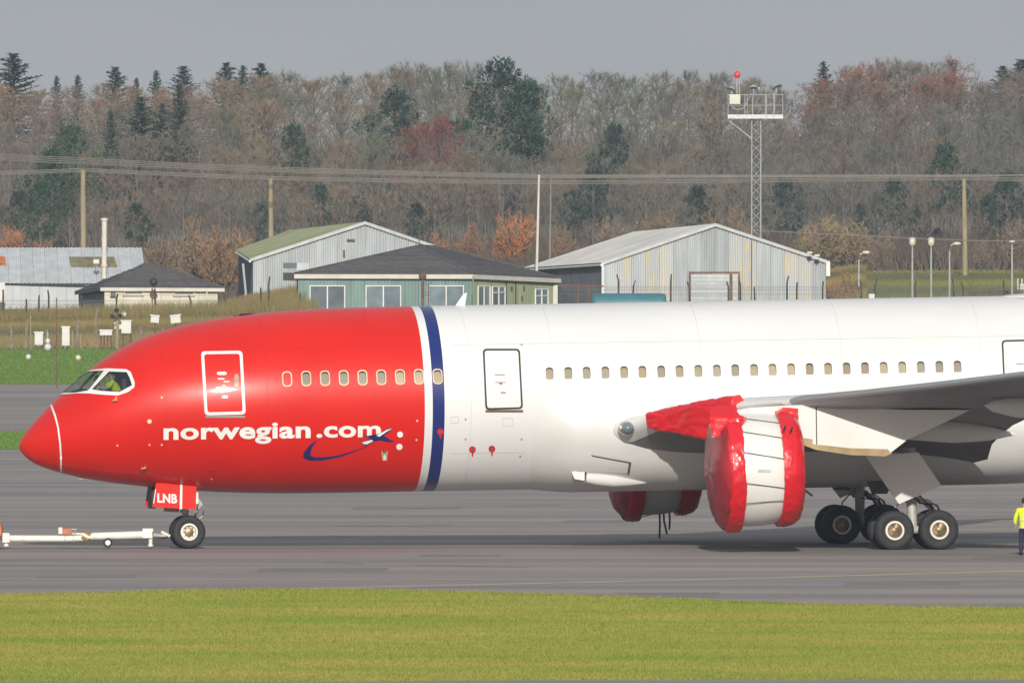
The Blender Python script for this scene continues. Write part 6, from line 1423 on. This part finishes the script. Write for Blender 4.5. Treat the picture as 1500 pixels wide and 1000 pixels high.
jk = skinned('jacket', JJ, BB_, M['hivis'], wk)
for z in (.88, 1.12): MB().lathe([(-.025, .0), (-.025, 1), (.025, 1), (.025, .0)], (0, 0, 0), (0, 0, 1), 28).build('reflective_band', M['reflective'], jk, 40).data.transform(Matrix.Translation((0, 0, z)) @ Matrix.Diagonal((.192, .142, 1, 1)))
JT = [(V((0, 0, .90)), (.15, .115))]; BT = []
for s in (-1, 1): k = len(JT); JT += [(V((s * .10, 0, .80)), .105), (V((s * .108, .03, .49)), .082), (V((s * .112, -.01 + .05 * s, .12)), .070)]; BT += [(0, k), (k, k + 1), (k + 1, k + 2)]
skinned('trousers', JT, BT, M['trouser'], wk)
for s in (-1, 1): MB().sphere((s * .118, .05 + .05 * s, .05), .1, 12, 0, (.52, 1.45, .62)).sphere((s * .112, -.02 + .05 * s, .10), .065, 10, 0, (.85, .95, 1.1)).build('boot', M['boot'], wk, 60)
head_bits(wk, V((0, .03, 1.68)), (0, 1, 0))
# --- two people seated on the flight deck, nearer one in a yellow vest leaning forward
def pilot(label, base, vest, lean=.0):
    t = thing('person', label, 'person', MA @ base); t.rotation_euler = air.rotation_euler
    J = [(V((0, 0, 0)), (.14, .13)), (V((-.05 - lean * .4, 0, .24)), (.13, .12)), (V((-.08 - lean, 0, .44)), (.11, .16)), (V((-.10 - lean, 0, .56)), .055), (V((-.12 - lean, 0, .64)), (.09, .082)), (V((-.11 - lean, 0, .75)), (.09, .075))]; B_ = [(0, 1), (1, 2), (2, 3), (3, 4), (4, 5)]; arms = []
    for s in (-1, 1):
        k = len(J); sh = V((-.08 - lean, s * .19, .44)); el = V((-.26 - lean, s * .24, .24)); wr_ = V((-.50 - lean, s * .16, .26)); J += [(sh, .062), (el, .046), (wr_, .033)]; B_ += [(2, k), (k, k + 1), (k + 1, k + 2)]; hand(J, B_, wr_, k + 2, (-1, 0, -.1), (0, 0, 1)); arms.append((sh, el))
        k = len(J); J += [(V((-.12, s * .11, .0)), .085), (V((-.50, s * .13, .06)), .06), (V((-.56, s * .13, -.36)), .045), (V((-.70, s * .13, -.42)), .036)]; B_ += [(0, k), (k, k + 1), (k + 1, k + 2), (k + 2, k + 3)]
    skinned('body', J, B_, M['shirt'], t, sub=2)
    if vest:
        VJ = [(V((.0, 0, .02)), (.18, .17)), (V((-.05 - lean * .4, 0, .24)), (.165, .16)), (V((-.08 - lean, 0, .45)), (.15, .20))]; VB = [(0, 1), (1, 2)]
        for s in (-1, 1): k = len(VJ); VJ += [(V((-.08 - lean, s * .19, .44)), .088), (V((-.25 - lean, s * .235, .26)), .072)]; VB += [(2, k), (k, k + 1)]
        skinned('jacket', VJ, VB, M['hivis'], t)
    MB().sphere((-.12 - lean, 0, .68), .098, 14, 0, (1.05, .86, 1.2)).build('head', M['face'], t, 60); head_bits(t, V((-.12 - lean, 0, .69)), (-1, 0, 0))
s0 = Lp(172, 582, -1.02); pilot('person in yellow vest seated at the near side cockpit window', s0 + Vector((.05, .04, .06)), True, .13)
pilot('person in beige shirt seated on the far side of the cockpit', Vector((s0.x - .30, .45, s0.z - .12)), False, .02)

# ================================================================ HAZE over the far field
hz = MB().box((0, 1240, 15), (1000, 2640, 32)).build('haze', [], None)
hm = bpy.data.materials.new('haze'); hm.use_nodes = True; N = hm.node_tree.nodes; N.remove(N['Principled BSDF'])
pv = N.new('ShaderNodeVolumePrincipled'); pv.inputs['Color'].default_value = (.66, .80, 1., 1); pv.inputs['Density'].default_value = .000058; pv.inputs['Anisotropy'].default_value = 0.
hm.node_tree.links.new(pv.outputs[0], N['Material Output'].inputs['Volume']); hz.data.materials.append(hm); tag(hz, kind='stuff')
